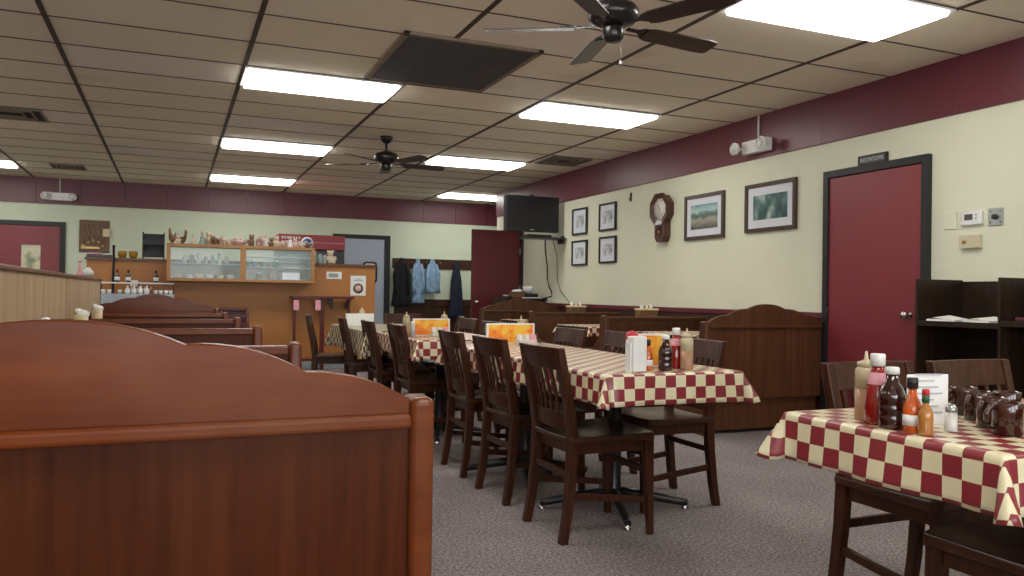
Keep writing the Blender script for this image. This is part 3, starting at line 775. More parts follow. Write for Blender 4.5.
def put(k, x, y, label, rz=0, z=TZ, scale=None): return place(P_[k], USED, (x, y, z), rz, label, None, scale)
put('squeeze', 1.685, 1.590, 'cream squeeze bottle, leftmost bottle on the right edge table', scale=.95)
put('ketchup', 1.650, 1.520, 'ketchup bottle with white cap on the right edge table', scale=1.03)
put('bbq', 1.635, 1.462, 'dark barbecue sauce bottle with white cap on the right edge table', scale=1.0)
put('hot', 1.632, 1.400, 'orange hot sauce bottle with black cap on the right edge table', scale=.95)
put('pepper', 1.628, 1.360, 'small pepper sauce bottle with red cap on the right edge table', PI/4, scale=.95)
put('shaker', 1.735, 1.378, 'clear salt shaker in front of the white card on the right edge table', scale=.85)
put('squeeze', 2.06, 2.925, 'tan squeeze bottle, rightmost bottle on the long table')
put('ketchup', 2.045, 2.985, 'ketchup bottle beside the tan squeeze bottle on the long table')
put('bbq', 1.945, 2.915, 'dark barbecue sauce bottle at the centre of the long table group')
put('hot', 1.885, 2.960, 'orange hot sauce bottle just right of the white holder on the long table')
# white holder with red cap, and paper pieces
m = thing('napkin_holder', 'tall white plastic holder at the end of the long table', 'holder', (1.79, 2.895, TZ))
MB().box(-.034, .034, -.026, .026, 0, .148).build('holder_body', 'white', m, bevel=.006)
MB().box(-.044, -.036, -.020, .020, .0, .12).build('side_card', 'white', m)
tr = thing('red_top_shaker', 'shaker with a red domed top behind the tall white holder', 'shaker', (1.815, 2.975, TZ))
MB().lathe([(0, 0), (.026, 0), (.028, .005), (.026, .13)], n=16).build('shaker_body', 'white', tr)
MB().lathe([(.028, .13), (.029, .145), (.022, .162), (0, .168)], n=16).build('shaker_top', 'capred', tr)
def standing_card(label, x, y, w_, h, t, rz, mat, border='white', lines=False, cat='menu', name='menu_card', group='standing menus'):
    c = thing(name, label, cat, (x, y, TZ), rz, group)
    MB().box(-w_/2, w_/2, -t/2, t/2, 0, h).build('card', border, c, bevel=.002)
    MB().box(-w_/2+.012, w_/2-.012, -t/2-.002, -t/2, .008, h-.008).build('printed_face', mat, c)
    if lines:
        m = MB()
        for i in range(7): m.box(-w_/2+.02, w_/2-.02-(i % 3)*.012, -t/2-.0035, -t/2-.002, .03+i*.016, .034+i*.016)
        m.build('text_rule', 'kick', c)
    return c
standing_card('folded white card leaning behind the pepper sauce on the right edge table', 1.765, 1.470, .118, .128, .004, -math.radians(12), 'paper', 'paper', True, 'card', 'table_card', None)
standing_card('orange menu behind the hot sauce on the long table', 1.965, 3.06, .17, .15, .012, 0, 'menu')
standing_card('bright yellow orange menu standing near the far end of the long table', 1.99, 4.74, .33, .130, .02, 0, 'menu')
standing_card('orange menu with a pink packet caddy before it on the second table', 1.765, 5.72, .285, .128, .02, 0, 'menu')
standing_card('white menu standing on the farthest middle table', 1.60, 7.42, .26, .118, .02, 0, 'paper', group='standing menus')
def packets(x, y, label, cols=('yellow', 'green', 'kick', 'pink')):
    c = thing('packet_caddy', label, 'caddy', (x, y, TZ), 0, 'sweetener packet caddies')
    MB().box(-.062, .062, -.03, .03, 0, .035).build('tray', 'clear', c, bevel=.003)
    i = 0
    for k_, cm in enumerate(('paper', 'yellow', 'white', 'pink', 'pink')):
        mm = MB()
        for j in range(4): mm.box(-.058+.0235*k_, -.037+.0235*k_, -.024+.012*j, -.019+.012*j, .004, .062+.004*((j+k_) % 2))
        mm.build('packet_stack', cm, c)
packets(1.80, 5.62, 'caddy of pink and white sweetener packets before the orange menu on the second table')
packets(2.04, 4.60, 'caddy of pink sweetener packets before the yellow menu on the long table')
for k_, x, y, lab in (('jar', 1.97, 4.82, 'low white capped bottle behind the yellow menu, left one'), ('jar', 2.03, 4.81, 'white capped bottle behind the middle of the yellow menu'), ('squeeze', 2.09, 4.80, 'white nozzle squeeze bottle behind the yellow menu'),
                      ('squeeze', 1.56, 5.66, 'squeeze bottle left of the orange menu on the second table'), ('jar', 1.61, 5.67, 'white capped bottle left of the orange menu on the second table'),
                      ('jar', 1.85, 5.82, 'white capped bottle behind the right part of the second table menu'), ('squeeze', 1.905, 5.84, 'squeeze bottle behind the right end of the second table menu'),
                      ('jar', 1.53, 7.50, 'bottle behind the left part of the farthest white menu'), ('squeeze', 1.64, 7.52, 'squeeze bottle behind the right part of the farthest white menu'), ('jar', 1.585, 7.52, 'bottle behind the middle of the farthest white menu')):
    put(k_, x, y, lab)
# mugs
def make_mug():
    t = thing('coffee_mug', 'x', 'mug', group='dark brown coffee mugs')
    MB().lathe([(0, 0), (.034, 0), (.039, .004), (.040, .088), (.0385, .091), (.036, .088), (.035, .012), (0, .010)], n=24).build('mug_body', 'mug', t)
    MB().tube([(.038, 0, .075), (.055, 0, .078), (.066, 0, .062), (.066, 0, .038), (.055, 0, .022), (.038, 0, .022)], [.007]*6, 8).build('handle', 'mug', t)
    return t
mug = make_mug()
for x, y, rz, lab in ((1.825, 1.300, math.radians(165), 'brown coffee mug in front, closest to the table corner'), (1.885, 1.385, math.radians(190), 'brown coffee mug with its round handle facing left, behind the closest mug'),
                      (1.97, 1.485, math.radians(190), 'brown coffee mug in the middle of the cluster'), (2.03, 1.575, math.radians(170), 'brown coffee mug at the back left of the cluster'), (2.04, 1.455, math.radians(60), 'brown coffee mug at the back right of the cluster')):
    place(mug, USED, (x, y, TZ), rz, lab, 'dark brown coffee mugs', .84)
# condiment baskets on right booth tables (tops peep over the booth backs)
def booth_caddy(x, y, label, grp, z=.745):
    c = thing('condiment_caddy', label, 'caddy', (x, y, z), 0, grp)
    MB().box(-.11, .11, -.06, .06, 0, .175).build('basket', 'basket', c, bevel=.01)
    MB().box(-.115, .115, -.065, .065, .165, .185).build('rim', 'yellow', c, bevel=.004)
    for i, (dx, r_, h) in enumerate(((-.06, .020, .235), (.0, .024, .215), (.055, .018, .23))):
        b = MB().lathe([(r_, .10), (r_, h-.03), (r_*.7, h-.02), (.005, h), (0, h)], (dx, 0, 0), 12).build('bottle_top', 'capwhite' if i != 1 else 'yellow', c)
for x, y, lab in ((4.72, 9.1, 'yellow rimmed condiment caddy behind the booths, left of the two by the wall rail'), (4.72, 7.45, 'yellow rimmed condiment caddy behind the booths, right of the two by the wall rail')):
    booth_caddy(x, y, lab, 'condiment caddies on the right booth tables')
for x, y, lab, s in ((-.43, 2.52, 'white topped holder at the extreme left edge behind the nearest booth back', .165), (-.45, 3.66, 'white topped holder on the second left booth table', .185), (-.475, 5.12, 'white crumpled napkins in a holder on the third left booth table', .19), (-.51, 6.6, 'cream topped holder on the fourth left booth table by the partition', .19)):
    c = thing('napkin_cup', lab, 'holder', (x, y, .742), 0, 'white holders on the left booth tables')
    MB().lathe([(0, 0), (.030, 0), (.036, s*.5), (.038, s*.9), (.034, s*.9), (.030, s*.5), (0, .01)], n=16).build('cup', 'yellow', c)
    MB().ell((.01, 0, s*.9), (.034, .034, .026)).ell((-.015, .01, s), (.02, .024, .016)).build('napkins', 'paper', c)

# ---------------------------------------------------------------- service counter at the far end
YC = 11.30
c = thing('service_counter', 'long orange brown counter wall across the far end with a wooden ledge', 'counter', (.83, YC, 0))
MB().box(-1.83, 1.80, 0, .10, .10, 1.42).build('front_panel', 'bar', c)
MB().box(-1.83, 1.80, -.006, .0, 0, .10).build('kick_strip', 'kick', c)
MB().box(-1.85, 1.83, -.05, .20, 1.42, 1.45).build('ledge', 'cap', c, bevel=.005)
MB().box(1.80, 1.815, -.002, .10, 0, 1.42).build('end_trim', 'oak', c)
# glass display case on the counter
k = thing('display_case', 'oak framed glass display case hung on the front of the counter', 'display case', (.83, 10.92, 1.17))
x0, x1, D_, H_ = -.91, .91, .38, .47
m = MB()
m.box(x0, x1, 0, D_, 0, .035).box(x0, x1, 0, D_, H_-.035, H_)
m.build('top_and_bottom_board', 'oak', k, bevel=.003)
for xx in (x0, -.035+.0, x1-.045):
    MB().box(xx, xx+.045 if xx != -.035 else .035, 0, .04, .035, H_-.035).build('upright', 'oak', k, bevel=.003)
    if xx != -.035: MB().box(xx, xx+.02, .04, D_, .035, H_-.035).build('side_panel', 'oak', k)
for a, b in ((x0+.045, -.035), (.035, x1-.045)):
    MB().box(a, b, .012, .016, .035, H_-.035).build('front_pane', 'glass', k)
    for z in ((.19, .33) if a > 0 else (.22,)):
        MB().box(a, b, .03, D_-.02, z, z+.008).build('glass_shelf', 'kick', k)
for a, b in ((x0+.02, 0), (0, x1-.02)):
    MB().box(a, b, D_-.02, D_-.012, .035, H_-.035).build('rear_pane', 'glass', k)
def jar(x, y, z, r_, h, mat, label, lidmat=None, name='glass_jar', cat='jar', group='jars and dishes in the display case'):
    t = thing(name, label, cat, (x, y, z), 0, group)
    MB().lathe([(0, 0), (r_, 0), (r_, h*.8), (r_*.8, h), (0, h)], n=14).build('jar_body', mat, t)
    if lidmat: MB().lathe([(r_*.85, h), (r_*.85, h+.015), (0, h+.02)], n=14).build('lid', lidmat, t)
for i in range(7): jar(.13+i*.085, 11.10+(i % 2)*.06, 1.398, .028, .085+.02*(i % 3), ('clear', 'fog', 'white')[i % 3], ('clear', 'greenish', 'white')[i % 3]+' jar on the upper shelf of the left case bay, place %s from the left' % ('one two three four five six seven'.split()[i]), 'steel')
for i in range(6):
    t = thing('dish_stack', ('white' if i % 2 else 'cream')+' stack of dishes on the floor of the left case bay, %s from the left' % ('first second third fourth fifth sixth'.split()[i]), 'dishes', (.06+i*.125, 11.13, 1.206), 0, 'dish stacks in the display case')
    MB().lathe([(0, 0), (.03, 0), (.05, .02), (.05, .05), (.045, .055), (0, .05)], n=16).build('dish', 'white' if i % 2 else 'yellow', t)
for i in range(5): jar(.97+i*.075, 11.12, 1.206+(0 if i % 2 else .162), .030, .08, ('blue', 'brownceramic', 'fog', 'pinkceramic', 'green')[i], ('blue', 'brown', 'grey green', 'pinkish', 'dark green')[i]+' container in the right case bay', 'white')
t = thing('toaster', 'dark box appliance inside the right bay of the display case', 'appliance', (1.45, 11.12, 1.206))
MB().box(-.12, .12, -.08, .08, 0, .11).build('appliance_body', 'steel', t, bevel=.01); MB().box(-.14, .14, -.09, .09, .11, .145).build('appliance_lid', 'tv', t, bevel=.01)
# figurines on top of the case
def figurine(kind, x, y, z, s, mat, label, rz=0):
    f = thing(kind+'_figurine', label, 'figurine', (x, y, z), rz, 'ceramic figurines on the display case'); f.scale = (s*1.5, s*1.5, s*1.5)
    m = MB(); h = MB()
    if kind == 'pig':
        m.ell((0, 0, .05), (.055, .035, .036)); [m.tube([(a, b, 0), (a, b, .04)], .011, 6) for a in (-.03, .03) for b in (-.017, .017)]
        h.ell((-.055, 0, .062), (.027, .025, .025)).tube([(-.075, 0, .058), (-.088, 0, .057)], .011, 8); [h.ell((-.05, b, .088), (.008, .010, .012)) for b in (-.015, .015)]
    elif kind == 'bear':
        m.ell((0, 0, .045), (.036, .034, .045)); [m.ell((-.02, b, .012), (.028, .014, .013)) for b in (-.025, .025)]; [m.ell((-.022, b, .055), (.012, .012, .025)) for b in (-.032, .032)]
        h.ell((0, 0, .105), (.028, .030, .027)).ell((-.026, 0, .10), (.012, .013, .010)); [h.ell((0, b, .130), (.007, .011, .011)) for b in (-.022, .022)]
    elif kind == 'rooster':
        m.ell((0, 0, .05), (.045, .028, .034)); m.tube([(.03, 0, .055), (.055, 0, .09), (.06, 0, .12)], [.018, .014, .004], 8); m.lathe([(.025, 0), (.012, .02), (.008, .03)], n=10)
        h.tube([(-.03, 0, .06), (-.038, 0, .10), (-.042, 0, .12)], [.02, .014, .012], 8).ell((-.045, 0, .125), (.018, .013, .014)); h.obox((-.055, 0, .14), (-.03, 0, .145), .005, .018)
    else:
        m.lathe([(.038, 0), (.036, .02), (.020, .06), (.026, .075), (.012, .095)], n=14); h.ell((0, 0, .112), (.018, .018, .021)); h.lathe([(.03, .118), (.016, .124), (.013, .135), (0, .138)], n=12)
    m.build('body', mat, f); h.build('head', mat if kind != 'angel' else 'creamceramic', f)
ZF = 1.64
FIG = [('rooster', -.02, 'brownceramic', .85, 'brown rooster figurine at the left end of the display case top'), ('bear', .045, 'creamceramic', .6, 'small cream bear beside the brown rooster on the case'), ('rooster', .10, 'brownceramic', .8, 'dark rooster with a raised tail, third on the case top'),
       ('angel', .23, 'creamceramic', .62, 'small cream lady figurine standing alone on the case'), ('angel', .34, 'fog', .85, 'grey green lady figurine left of the clustered bears'), ('bear', .42, 'creamceramic', .9, 'tall cream bear with brown shading, left of the centre post'),
       ('pig', .49, 'brownceramic', .8, 'brown pig figurine between the cream bear and cream pig'), ('pig', .575, 'creamceramic', .85, 'cream pig figurine above the left case bay'), ('pig', .66, 'creamceramic', .65, 'smaller cream pig above the end of the left bay'),
       ('bear', .94, 'brownceramic', .75, 'little dark bear just right of the pink bowl'), ('pig', 1.05, 'pinkceramic', 1.0, 'pinkish white pig beside the dark bear'), ('angel', 1.12, 'white', .85, 'white lady figurine above the right bay'),
       ('bear', 1.19, 'brownceramic', .6, 'small brown bear next to the white lady'), ('bear', 1.26, 'creamceramic', .75, 'cream bear in the middle of the right bay top'), ('pig', 1.35, 'pinkceramic', .7, 'small pink pig before the red cooler sign'),
       ('angel', 1.43, 'white', .75, 'white lady figurine before the red cooler sign'), ('bear', 1.50, 'pinkceramic', .65, 'pinkish bear before the red cooler sign'), ('pig', 1.58, 'creamceramic', .6, 'cream pig left of the round blue emblem'), ('pig', 1.67, 'brownceramic', .5, 'tiny brown pig at the right end of the case')]
for i, (kd, x, mt, s, lab) in enumerate(FIG): figurine(kd, x, 11.05+.05*(i % 3), ZF, s, mt, lab, math.radians(60+40*(i % 3)))
t = thing('pink_basket', 'wide pale pink bowl of flowers on the display case, above the centre post', 'bowl', (.79, 11.14, ZF))
MB().lathe([(.06, 0), (.10, .05), (.115, .075), (.10, .07), (0, .03)], n=20).build('bowl', 'pinkceramic', t)
for i in range(6): MB().ell((.06*math.cos(i*1.05), .06*math.sin(i*1.05), .085), (.035, .035, .022)).build('bloom', 'pinkceramic', t)
# things on the ledge right of the case
t = thing('teddy_bear', 'cream seated bear ornament on the counter ledge below the red sign', 'ornament', (2.03, 11.36, 1.45))
MB().ell((0, 0, .06), (.055, .05, .06)).ell((-.03, -.045, .02), (.022, .045, .02)).ell((.03, -.045, .02), (.022, .045, .02)).ell((-.055, -.02, .075), (.018, .02, .038)).ell((.055, -.02, .075), (.018, .02, .038)).build('body', 'creamceramic', t)
MB().ell((-.01, -.005, .145), (.045, .042, .040)).ell((-.01, -.045, .135), (.018, .016, .014)).ell((-.045, 0, .178), (.016, .010, .016)).ell((.028, 0, .178), (.016, .010, .016)).build('head', 'creamceramic', t)
for i, (x, h) in enumerate(((1.80, .17), (1.88, .13), (1.945, .12))):
    t = thing('glass_canister', ('tall', 'middle', 'right')[i]+' grey green glass canister on the ledge beside the cream bear', 'jar', (x, 11.37, 1.45), 0, 'glass canisters on the ledge')
    MB().lathe([(0, 0), (.034, 0), (.036, .01), (.036, h*.8), (.026, h*.9)], n=16).build('canister', 'fog', t); MB().lathe([(.028, h*.9), (.030, h), (0, h+.008)], n=16).build('lid', 'clear', t)
# left end of the ledge
t = thing('paper_towel_rack', 'black two tier wire bin rack on the left counter ledge', 'rack', (-.24, 11.37, 1.45))
for s in (-.13, .115): MB().box(s, s+.015, -.10, .10, 0, .34).build('side_plate', 'black', t)
for z in (.0, .16): MB().add([(-.115, -.10, z+.02), (.115, -.10, z+.02), (.115, .09, z+.06), (-.115, .09, z+.06), (-.115, -.10, z+.10), (.115, -.10, z+.10)], [(0, 1, 2, 3), (0, 1, 5, 4)]).build('bin', 'black', t, solid=.008)
MB().box(-.115, .115, .085, .095, .03, .33).build('back_plate', 'black', t)
for x, lab in ((-.60, 'left'), (-.475, 'right')):
    t = thing('amber_bowl', lab+' amber glass bowl on the counter ledge', 'bowl', (x, 11.34, 1.45), 0, 'amber glass bowls')
    MB().lathe([(.03, 0), (.048, .02), (.055, .06), (.048, .09), (.042, .088), (.045, .05), (0, .01)], n=18).build('bowl', 'amber', t)
t = thing('serving_tray', 'dark tray with a row of pale packets at the left end of the counter ledge', 'tray', (-.86, 11.36, 1.45))
MB().box(-.14, .16, -.09, .09, 0, .035).build('tray', 'tv', t, bevel=.005); MB().box(-.13, .02, -.085, .08, .035, .058).build('packets', 'pink', t, bevel=.01); MB().box(.04, .14, -.085, .08, .035, .045).build('card', 'paper', t)
t = thing('metal_post', 'thin black post standing in front of the syrup bottles', 'post', (-.685, 11.10, 0))
MB().tube([(0, 0, .01), (0, 0, 1.60)], .016, 10).build('post_shaft', 'black', t); MB().lathe([(.06, 0), (.06, .012), (.02, .02)], n=16).build('post_foot', 'black', t)
tag(MB().box(-.505, -.415, YC-.008, YC, 1.09, 1.175).build('outlet_plate', 'white', bevel=.003), 'white outlet plate on the brown panel above the syrup bottles', 'outlet')
# bottle station
t = thing('bottle_stand', 'black two shelf stand with a grey trough for syrup bottles at the far left', 'stand', (-.40, 10.98, 0))
MB().box(-.43, .41, -.14, .14, 0, .84).build('stand_body', 'black', t); MB().box(-.43, .41, -.15, .13, .84, 1.0).build('trough', 'kick', t, bevel=.004)
MB().box(-.43, .41, .03, .14, 1.125, 1.143).build('upper_shelf', 'white', t, bevel=.002)
for s in (-.42, -.0, .40): MB().box(s, s+.012, .12, .14, 1.0, 1.125).build('shelf_bracket', 'black', t)
for x, lab in ((-.66+.02, 'left'), (-.515, 'middle'), (-.20, 'right')):
    b = thing('syrup_bottle', lab+' dark syrup bottle with a white label on the upper shelf', 'bottle', (x, 11.06, 1.143), 0, 'dark syrup bottles')
    MB().lathe([(0, 0), (.028, 0), (.030, .005), (.030, .08), (.012, .11), (.011, .14)], n=14).build('bottle_body', 'bbq', b); MB().lathe([(.031, .02), (.031, .065)], n=14).build('label_band', 'paper', b); MB().lathe([(.013, .14), (.013, .155), (0, .156)], n=10).build('cap', 'capblack', b)
for i in range(4):
    b = thing('cream_pitcher', ('first', 'second', 'third', 'fourth')[i]+' white pitcher from the left on the grey trough', 'pitcher', (-.515+i*.072, 10.93, 1.0), 0, 'white pitchers on the trough')
    MB().lathe([(0, 0), (.028, 0), (.033, .03), (.026, .06), (.012, .075), (.012, .10), (0, .105)], n=14).build('pitcher_body', 'white', b); MB().tube([(.028, 0, .05), (.045, 0, .07), (.05, 0, .085)], [.006, .005, .004], 6).build('spout', 'white', b)
for i, x in enumerate((-.78, -.715, -.60, -.20, -.14, -.08, -.03)):
    b = thing('white_cup', 'small white cup on the grey trough, %s from the left' % ('first second third fourth fifth sixth seventh'.split()[i]), 'cup', (x, 10.93, 1.0), 0, 'white cups on the trough')
    MB().lathe([(0, 0), (.020, 0), (.025, .05), (.022, .05), (.018, .006), (0, .005)], n=12).build('cup', 'white', b)
# wall plaque with utensils
t = thing('utensil_plaque', 'brown wooden plaque with hanging utensils on the far wall left of the counter', 'wall decoration', (-1.14, YB, 1.87))
MB().box(-.21, .21, -.03, 0, -.25, .25).build('plaque_board', 'plaque', t, bevel=.01)
for i, (x, l) in enumerate(((-.15, .30), (-.08, .25), (-.01, .22), (.06, .24), (.12, .30))):
    u = MB().tube([(x, -.04, .17), (x, -.045, .17-l)], .007, 6); u.ell((x, -.045, .15-l), (.022, .008, .03)); u.build('utensil', 'brass', t)
MB().box(.12, .22, -.06, -.03, .0, .12).build('small_sign', 'yellow', t, bevel=.004)
MB().box(-.18, .08, -.06, -.03, -.20, -.16).build('peg_rail', 'brass', t, bevel=.004)
# signs on the counter
t = thing('notice_card', 'small blank white card taped high on the counter front', 'sign', (2.066, YC, 1.29)); MB().box(-.105, .105, -.004, 0, -.05, .05).build('card', 'paper', t)
MB().box(-.075, .055, -.0055, -.004, -.028, .026).build('printed_patch', M['fog'], t)
t = thing('food_poster', 'white poster with a round plate of food picture on the counter front', 'poster', (2.405, YC, 1.157)); MB().box(-.108, .108, -.004, 0, -.145, .135).build('sheet', 'paper', t)
MB().lathe([(0, 0), (.072, 0), (.072, .003), (0, .003)], (0, -.0045, -.045), 20, axis='y').build('plate_picture', M['basket'], t); MB().lathe([(0, 0), (.045, 0), (.045, .003), (0, .003)], (0, -.0075, -.045), 16, axis='y').build('food_picture', 'pinkceramic', t)
MB().box(-.07, .07, -.0055, -.004, .06, .075).box(-.05, .05, -.0055, -.004, .085, .095).build('heading_mark', 'kick', t)
# red cooler with its header
t = thing('drink_cooler', 'black drink cooler with a red header and round blue and white emblem behind the counter', 'cooler', (1.96, 12.60, 0))
MB().box(-.50, .50, 0, .65, 0, 1.70).build('cooler_body', 'tv', t, bevel=.01); MB().box(-.50, .50, -.03, .62, 1.705, 1.93).build('header', 'signred', t, bevel=.008)
e = MB().lathe([(0, 0), (.095, 0), (.095, .006), (0, .006)], (-.08, -.037, 1.80), 24, axis='y').build('emblem', 'white', t)
MB().lathe([(0, 0), (.072, 0), (.072, .004), (0, .004)], (-.08, -.042, 1.80), 20, axis='y').build('emblem_disc', 'blue', e)
MB().tube([(-.15, -.046, 1.79), (-.10, -.046, 1.82), (-.05, -.046, 1.79), (-.0, -.046, 1.82)], .011, 6).build('emblem_wave', 'white', e)
MB().box(.02, .48, -.034, -.029, 1.805, 1.815).build('header_stripe', 'pink', t)
m = MB()
for i in range(7): m.box(-.46+i*.042, -.435+i*.042, -.034, -.029, 1.86, 1.895); m.box(-.46+i*.042, -.43+i*.042, -.034, -.029, 1.80, 1.83)
m.build('lettering_mark', 'paper', t)
# high chair and maroon stand in front of the counter
t = thing('high_chair', 'dark red wooden high chair with a tray against the counter, behind the left booths', 'high chair', (.72, 10.92, 0))
MB().box(-.17, .17, -.15, .13, .80, .835).build('tray', 'highchair', t, bevel=.01)
for sx in (-1, 1):
    for sy in (-1, 1): MB().obox((sx*.21, sy*.17, 0), (sx*.155, sy*.13, .80), .032, .032).build('leg', 'highchair', t, bevel=.004)
MB().box(-.15, .15, -.12, .12, .50, .525).build('seat', 'highchair', t, bevel=.006)
for z in (.25, .62, .72): MB().box(-.18, .18, -.155, -.135, z, z+.03).build('crossbar', 'highchair', t)
MB().box(-.15, .15, .11, .13, .55, .80).build('backrest', 'highchair', t, bevel=.004)
t = thing('wooden_rack', 'tall maroon wooden stand with two pink tags in front of the counter', 'stand', (1.88, 11.12, 0))
MB().box(-.42, .42, -.10, .12, .965, 1.0).build('top_board', 'highchair', t, bevel=.005)
for x, w_ in ((-.37, .035), (.0, .055), (.36, .035)): MB().box(x-w_/2, x+w_/2, -.03, .03, 0, .965).build('post', 'highchair', t, bevel=.004)
for x in (.14, .34): MB().prism([(x-.09 if x < .2 else x+.06, .965), (x, .965), (x, .82), (x-.03, .82), (x-.05, .90)], -.02, .02).build('bracket', 'hutch', t)
MB().box(-.35, .34, -.02, .02, .12, .15).build('bottom_rail', 'highchair', t)
for x in (-.36, -.075): MB().box(x-.035, x+.035, -.108, -.10, .81, .945).build('tag', 'pink', t)

# ---------------------------------------------------------------- far wall: coat rack and coats
t = thing('coat_rack', 'long brown board with coat hooks across the far wall', 'coat rack', (4.75, YB, 1.59))
MB().box(-1.15, 1.15, -.025, 0, -.09, .09).build('rack_board', 'wains', t, bevel=.004)
for i in range(9): x = -1.05+i*.26; MB().tube([(x, -.02, .02), (x, -.07, .01), (x, -.085, .04)], .006, 6).build('hook', 'brass', t)
def coat(name, label, x, ztop, zbot, w_, mat, sleeves=True, seed=0, dp=.07):
    rnd = random.Random(seed); ph = rnd.uniform(0, 6); t = thing(name, label, 'coat', (x, YB-.11, 0), 0, 'coats on the hooks')
    rings = []; n = 20
    for i in range(13):
        q = i/12; z = ztop+(zbot-ztop)*q
        hw = w_*(.16+.50*min(1, q*3.0)**.8*.6+.50*q*.5)
        ring = []
        for j in range(n):
            a = 2*PI*j/n; fold = 1+(.18*q+.05)*math.sin(5*a+ph+q*2)
            ring.append((hw*math.cos(a)*fold, dp*(.4+.6*min(1, q*2))*math.sin(a)*fold, z))
        rings.append(ring)
    MB().loft(rings).build('coat_body', mat, t)
    MB().lathe([(.035, -.03), (.045, 0), (.03, .02)], (0, 0, ztop), 12, sy=.7).build('collar', mat, t)
    if sleeves:
        for s in (-1, 1): MB().tube([(s*w_*.30, -.02, ztop-.08), (s*w_*.52, -.045, ztop-.28), (s*w_*.50, -.05, ztop-.50), (s*w_*.46, -.05, ztop-.60)], [.035, .042, .036, .034], 10).build('sleeve', mat, t)
coat('coat', 'black coat hanging beside the grey door, leftmost garment', 3.74, 1.66, .82, .23, 'blackcloth', seed=1)
coat('denim_jacket', 'light blue denim jacket hanging longest, next to the black coat', 4.04, 1.66, .88, .16, 'denim', seed=2)
coat('denim_jacket', 'light blue denim jacket hanging shorter, right of the other denim one', 4.31, 1.66, 1.06, .19, 'denim', seed=3)
coat('coat', 'long dark navy coat hanging alone on the right', 4.77, 1.64, .60, .18, 'navy', sleeves=False, seed=4)

# ---------------------------------------------------------------- television corner
t = thing('television', 'black flat screen television mounted high in the far right corner', 'television', (4.46, 9.93, 1.91))
MB().box(-.395, .395, -.03, .05, 0, .485).build('housing', 'tv', t, bevel=.008); MB().box(-.36, .36, -.033, -.030, .055, .46).build('screen', 'screen', t)
MB().box(-.035, .02, -.034, -.030, .022, .034).build('badge', 'steel', t); MB().box(-.03, .03, -.0, .05, .485, .505).build('sensor_bar', 'tv', t)
MB().tube([(0, .05, .24), (.15, .22, .24), (.485, .45, .24)], .02, 8).build('mount_arm', 'black', t); MB().box(.460, .484, .36, .54, .12, .36).build('wall_plate', 'black', t)
t = thing('media_shelf', 'thin glass shelf with a black player box below the television', 'shelf', (4.60, 9.95, 1.82))
MB().box(-.28, .34, -.12, .16, 0, .018).build('shelf_plate', 'tv', t); MB().box(-.22, .12, -.10, .12, .018, .055).build('player_box', 'tv', t, bevel=.004); MB().box(.14, .26, -.09, .05, .018, .045).build('receiver', 'steel', t)
MB().box(.31, .343, -.05, .10, -.05, .05).build('wall_bracket', 'black', t)
tag(MB().tube([(4.72, 10.05, 1.83), (4.77, 10.15, 1.70), (4.90, 10.35, 1.45), (4.925, 10.40, 1.30), (4.93, 10.35, 1.18), (4.925, 10.25, 1.10), (4.90, 10.2, 1.04), (4.84, 10.4, 1.0)], .009, 8).build('power_cord', 'cord'), 'black cord bundle hanging from the television shelf', 'cord')
tag(MB().tube([(4.84, 10.05, 1.82), (4.93, 10.1, 1.6), (4.935, 10.1, 1.3), (4.93, 9.98, 1.12), (4.93, 9.8, 1.02), (4.93, 9.7, .96)], .004, 6).build('power_cord', 'cord'), 'thin cable running down the wall beside the cord bundle', 'cord')
t = thing('side_cabinet', 'dark wooden cabinet behind the far right booth carrying dishes', 'cabinet', (4.62, 10.70, 0))
MB().box(-.30, .30, -.25, .25, .06, .98).build('cabinet_body', 'wains', t); MB().box(-.32, .32, -.28, .27, .98, 1.01).build('cabinet_top', 'hutch', t, bevel=.005)
for s in (-1, 1): dd = MB().box(min(s*.01, s*.28), max(s*.01, s*.28), -.265, -.25, .10, .94).build('cabinet_door', 'wains', t, bevel=.004); MB().ell((s*.035, -.275, .6), (.012, .012, .012)).build('knob', 'brass', dd)
zt = 1.01
t = thing('wicker_basket', 'brown woven basket on the corner cabinet', 'basket', (4.55, 10.62, zt)); MB().box(-.10, .10, -.09, .09, 0, .085).build('basket_body', 'basket', t, bevel=.015); MB().tube([(-.10, -.09, .085), (.10, -.09, .085), (.10, .09, .085), (-.10, .09, .085), (-.10, -.09, .085)], .008, 6).build('basket_rim', 'basket', t)
t = thing('crumpled_napkins', 'heap of white napkins lying in the woven basket', 'napkins', (4.55, 10.62, zt+.085)); MB().ell((0, 0, .01), (.08, .07, .03)).build('napkin_heap', 'paper', t); MB().ell((.04, 0, .025), (.05, .05, .02)).build('top_napkin', 'paper', t)
t = thing('black_box', 'low black box beside the woven basket on the corner cabinet', 'box', (4.74, 10.60, zt)); MB().box(-.07, .10, -.08, .08, 0, .07).build('box_body', 'tv', t, bevel=.004)
t = thing('mixing_bowl', 'white bowl resting on the low black box on the corner cabinet', 'bowl', (4.72, 10.60, zt+.07)); MB().lathe([(.045, 0), (.075, .05), (.085, .10), (.080, .10), (.068, .05), (0, .01)], n=20).build('bowl', 'white', t)
t = thing('grey_dish', 'small grey dish at the left end of the corner cabinet', 'dish', (4.38, 10.60, zt)); MB().lathe([(.04, 0), (.055, .03), (.055, .045), (.045, .04), (0, .01)], n=16).build('dish', 'steel', t)
t = thing('papers', 'white sheets lying in front of the black box on the cabinet', 'papers', (4.72, 10.46, zt)); MB().box(-.14, .14, -.03, .03, 0, .012).build('sheet_pile', 'paper', t)

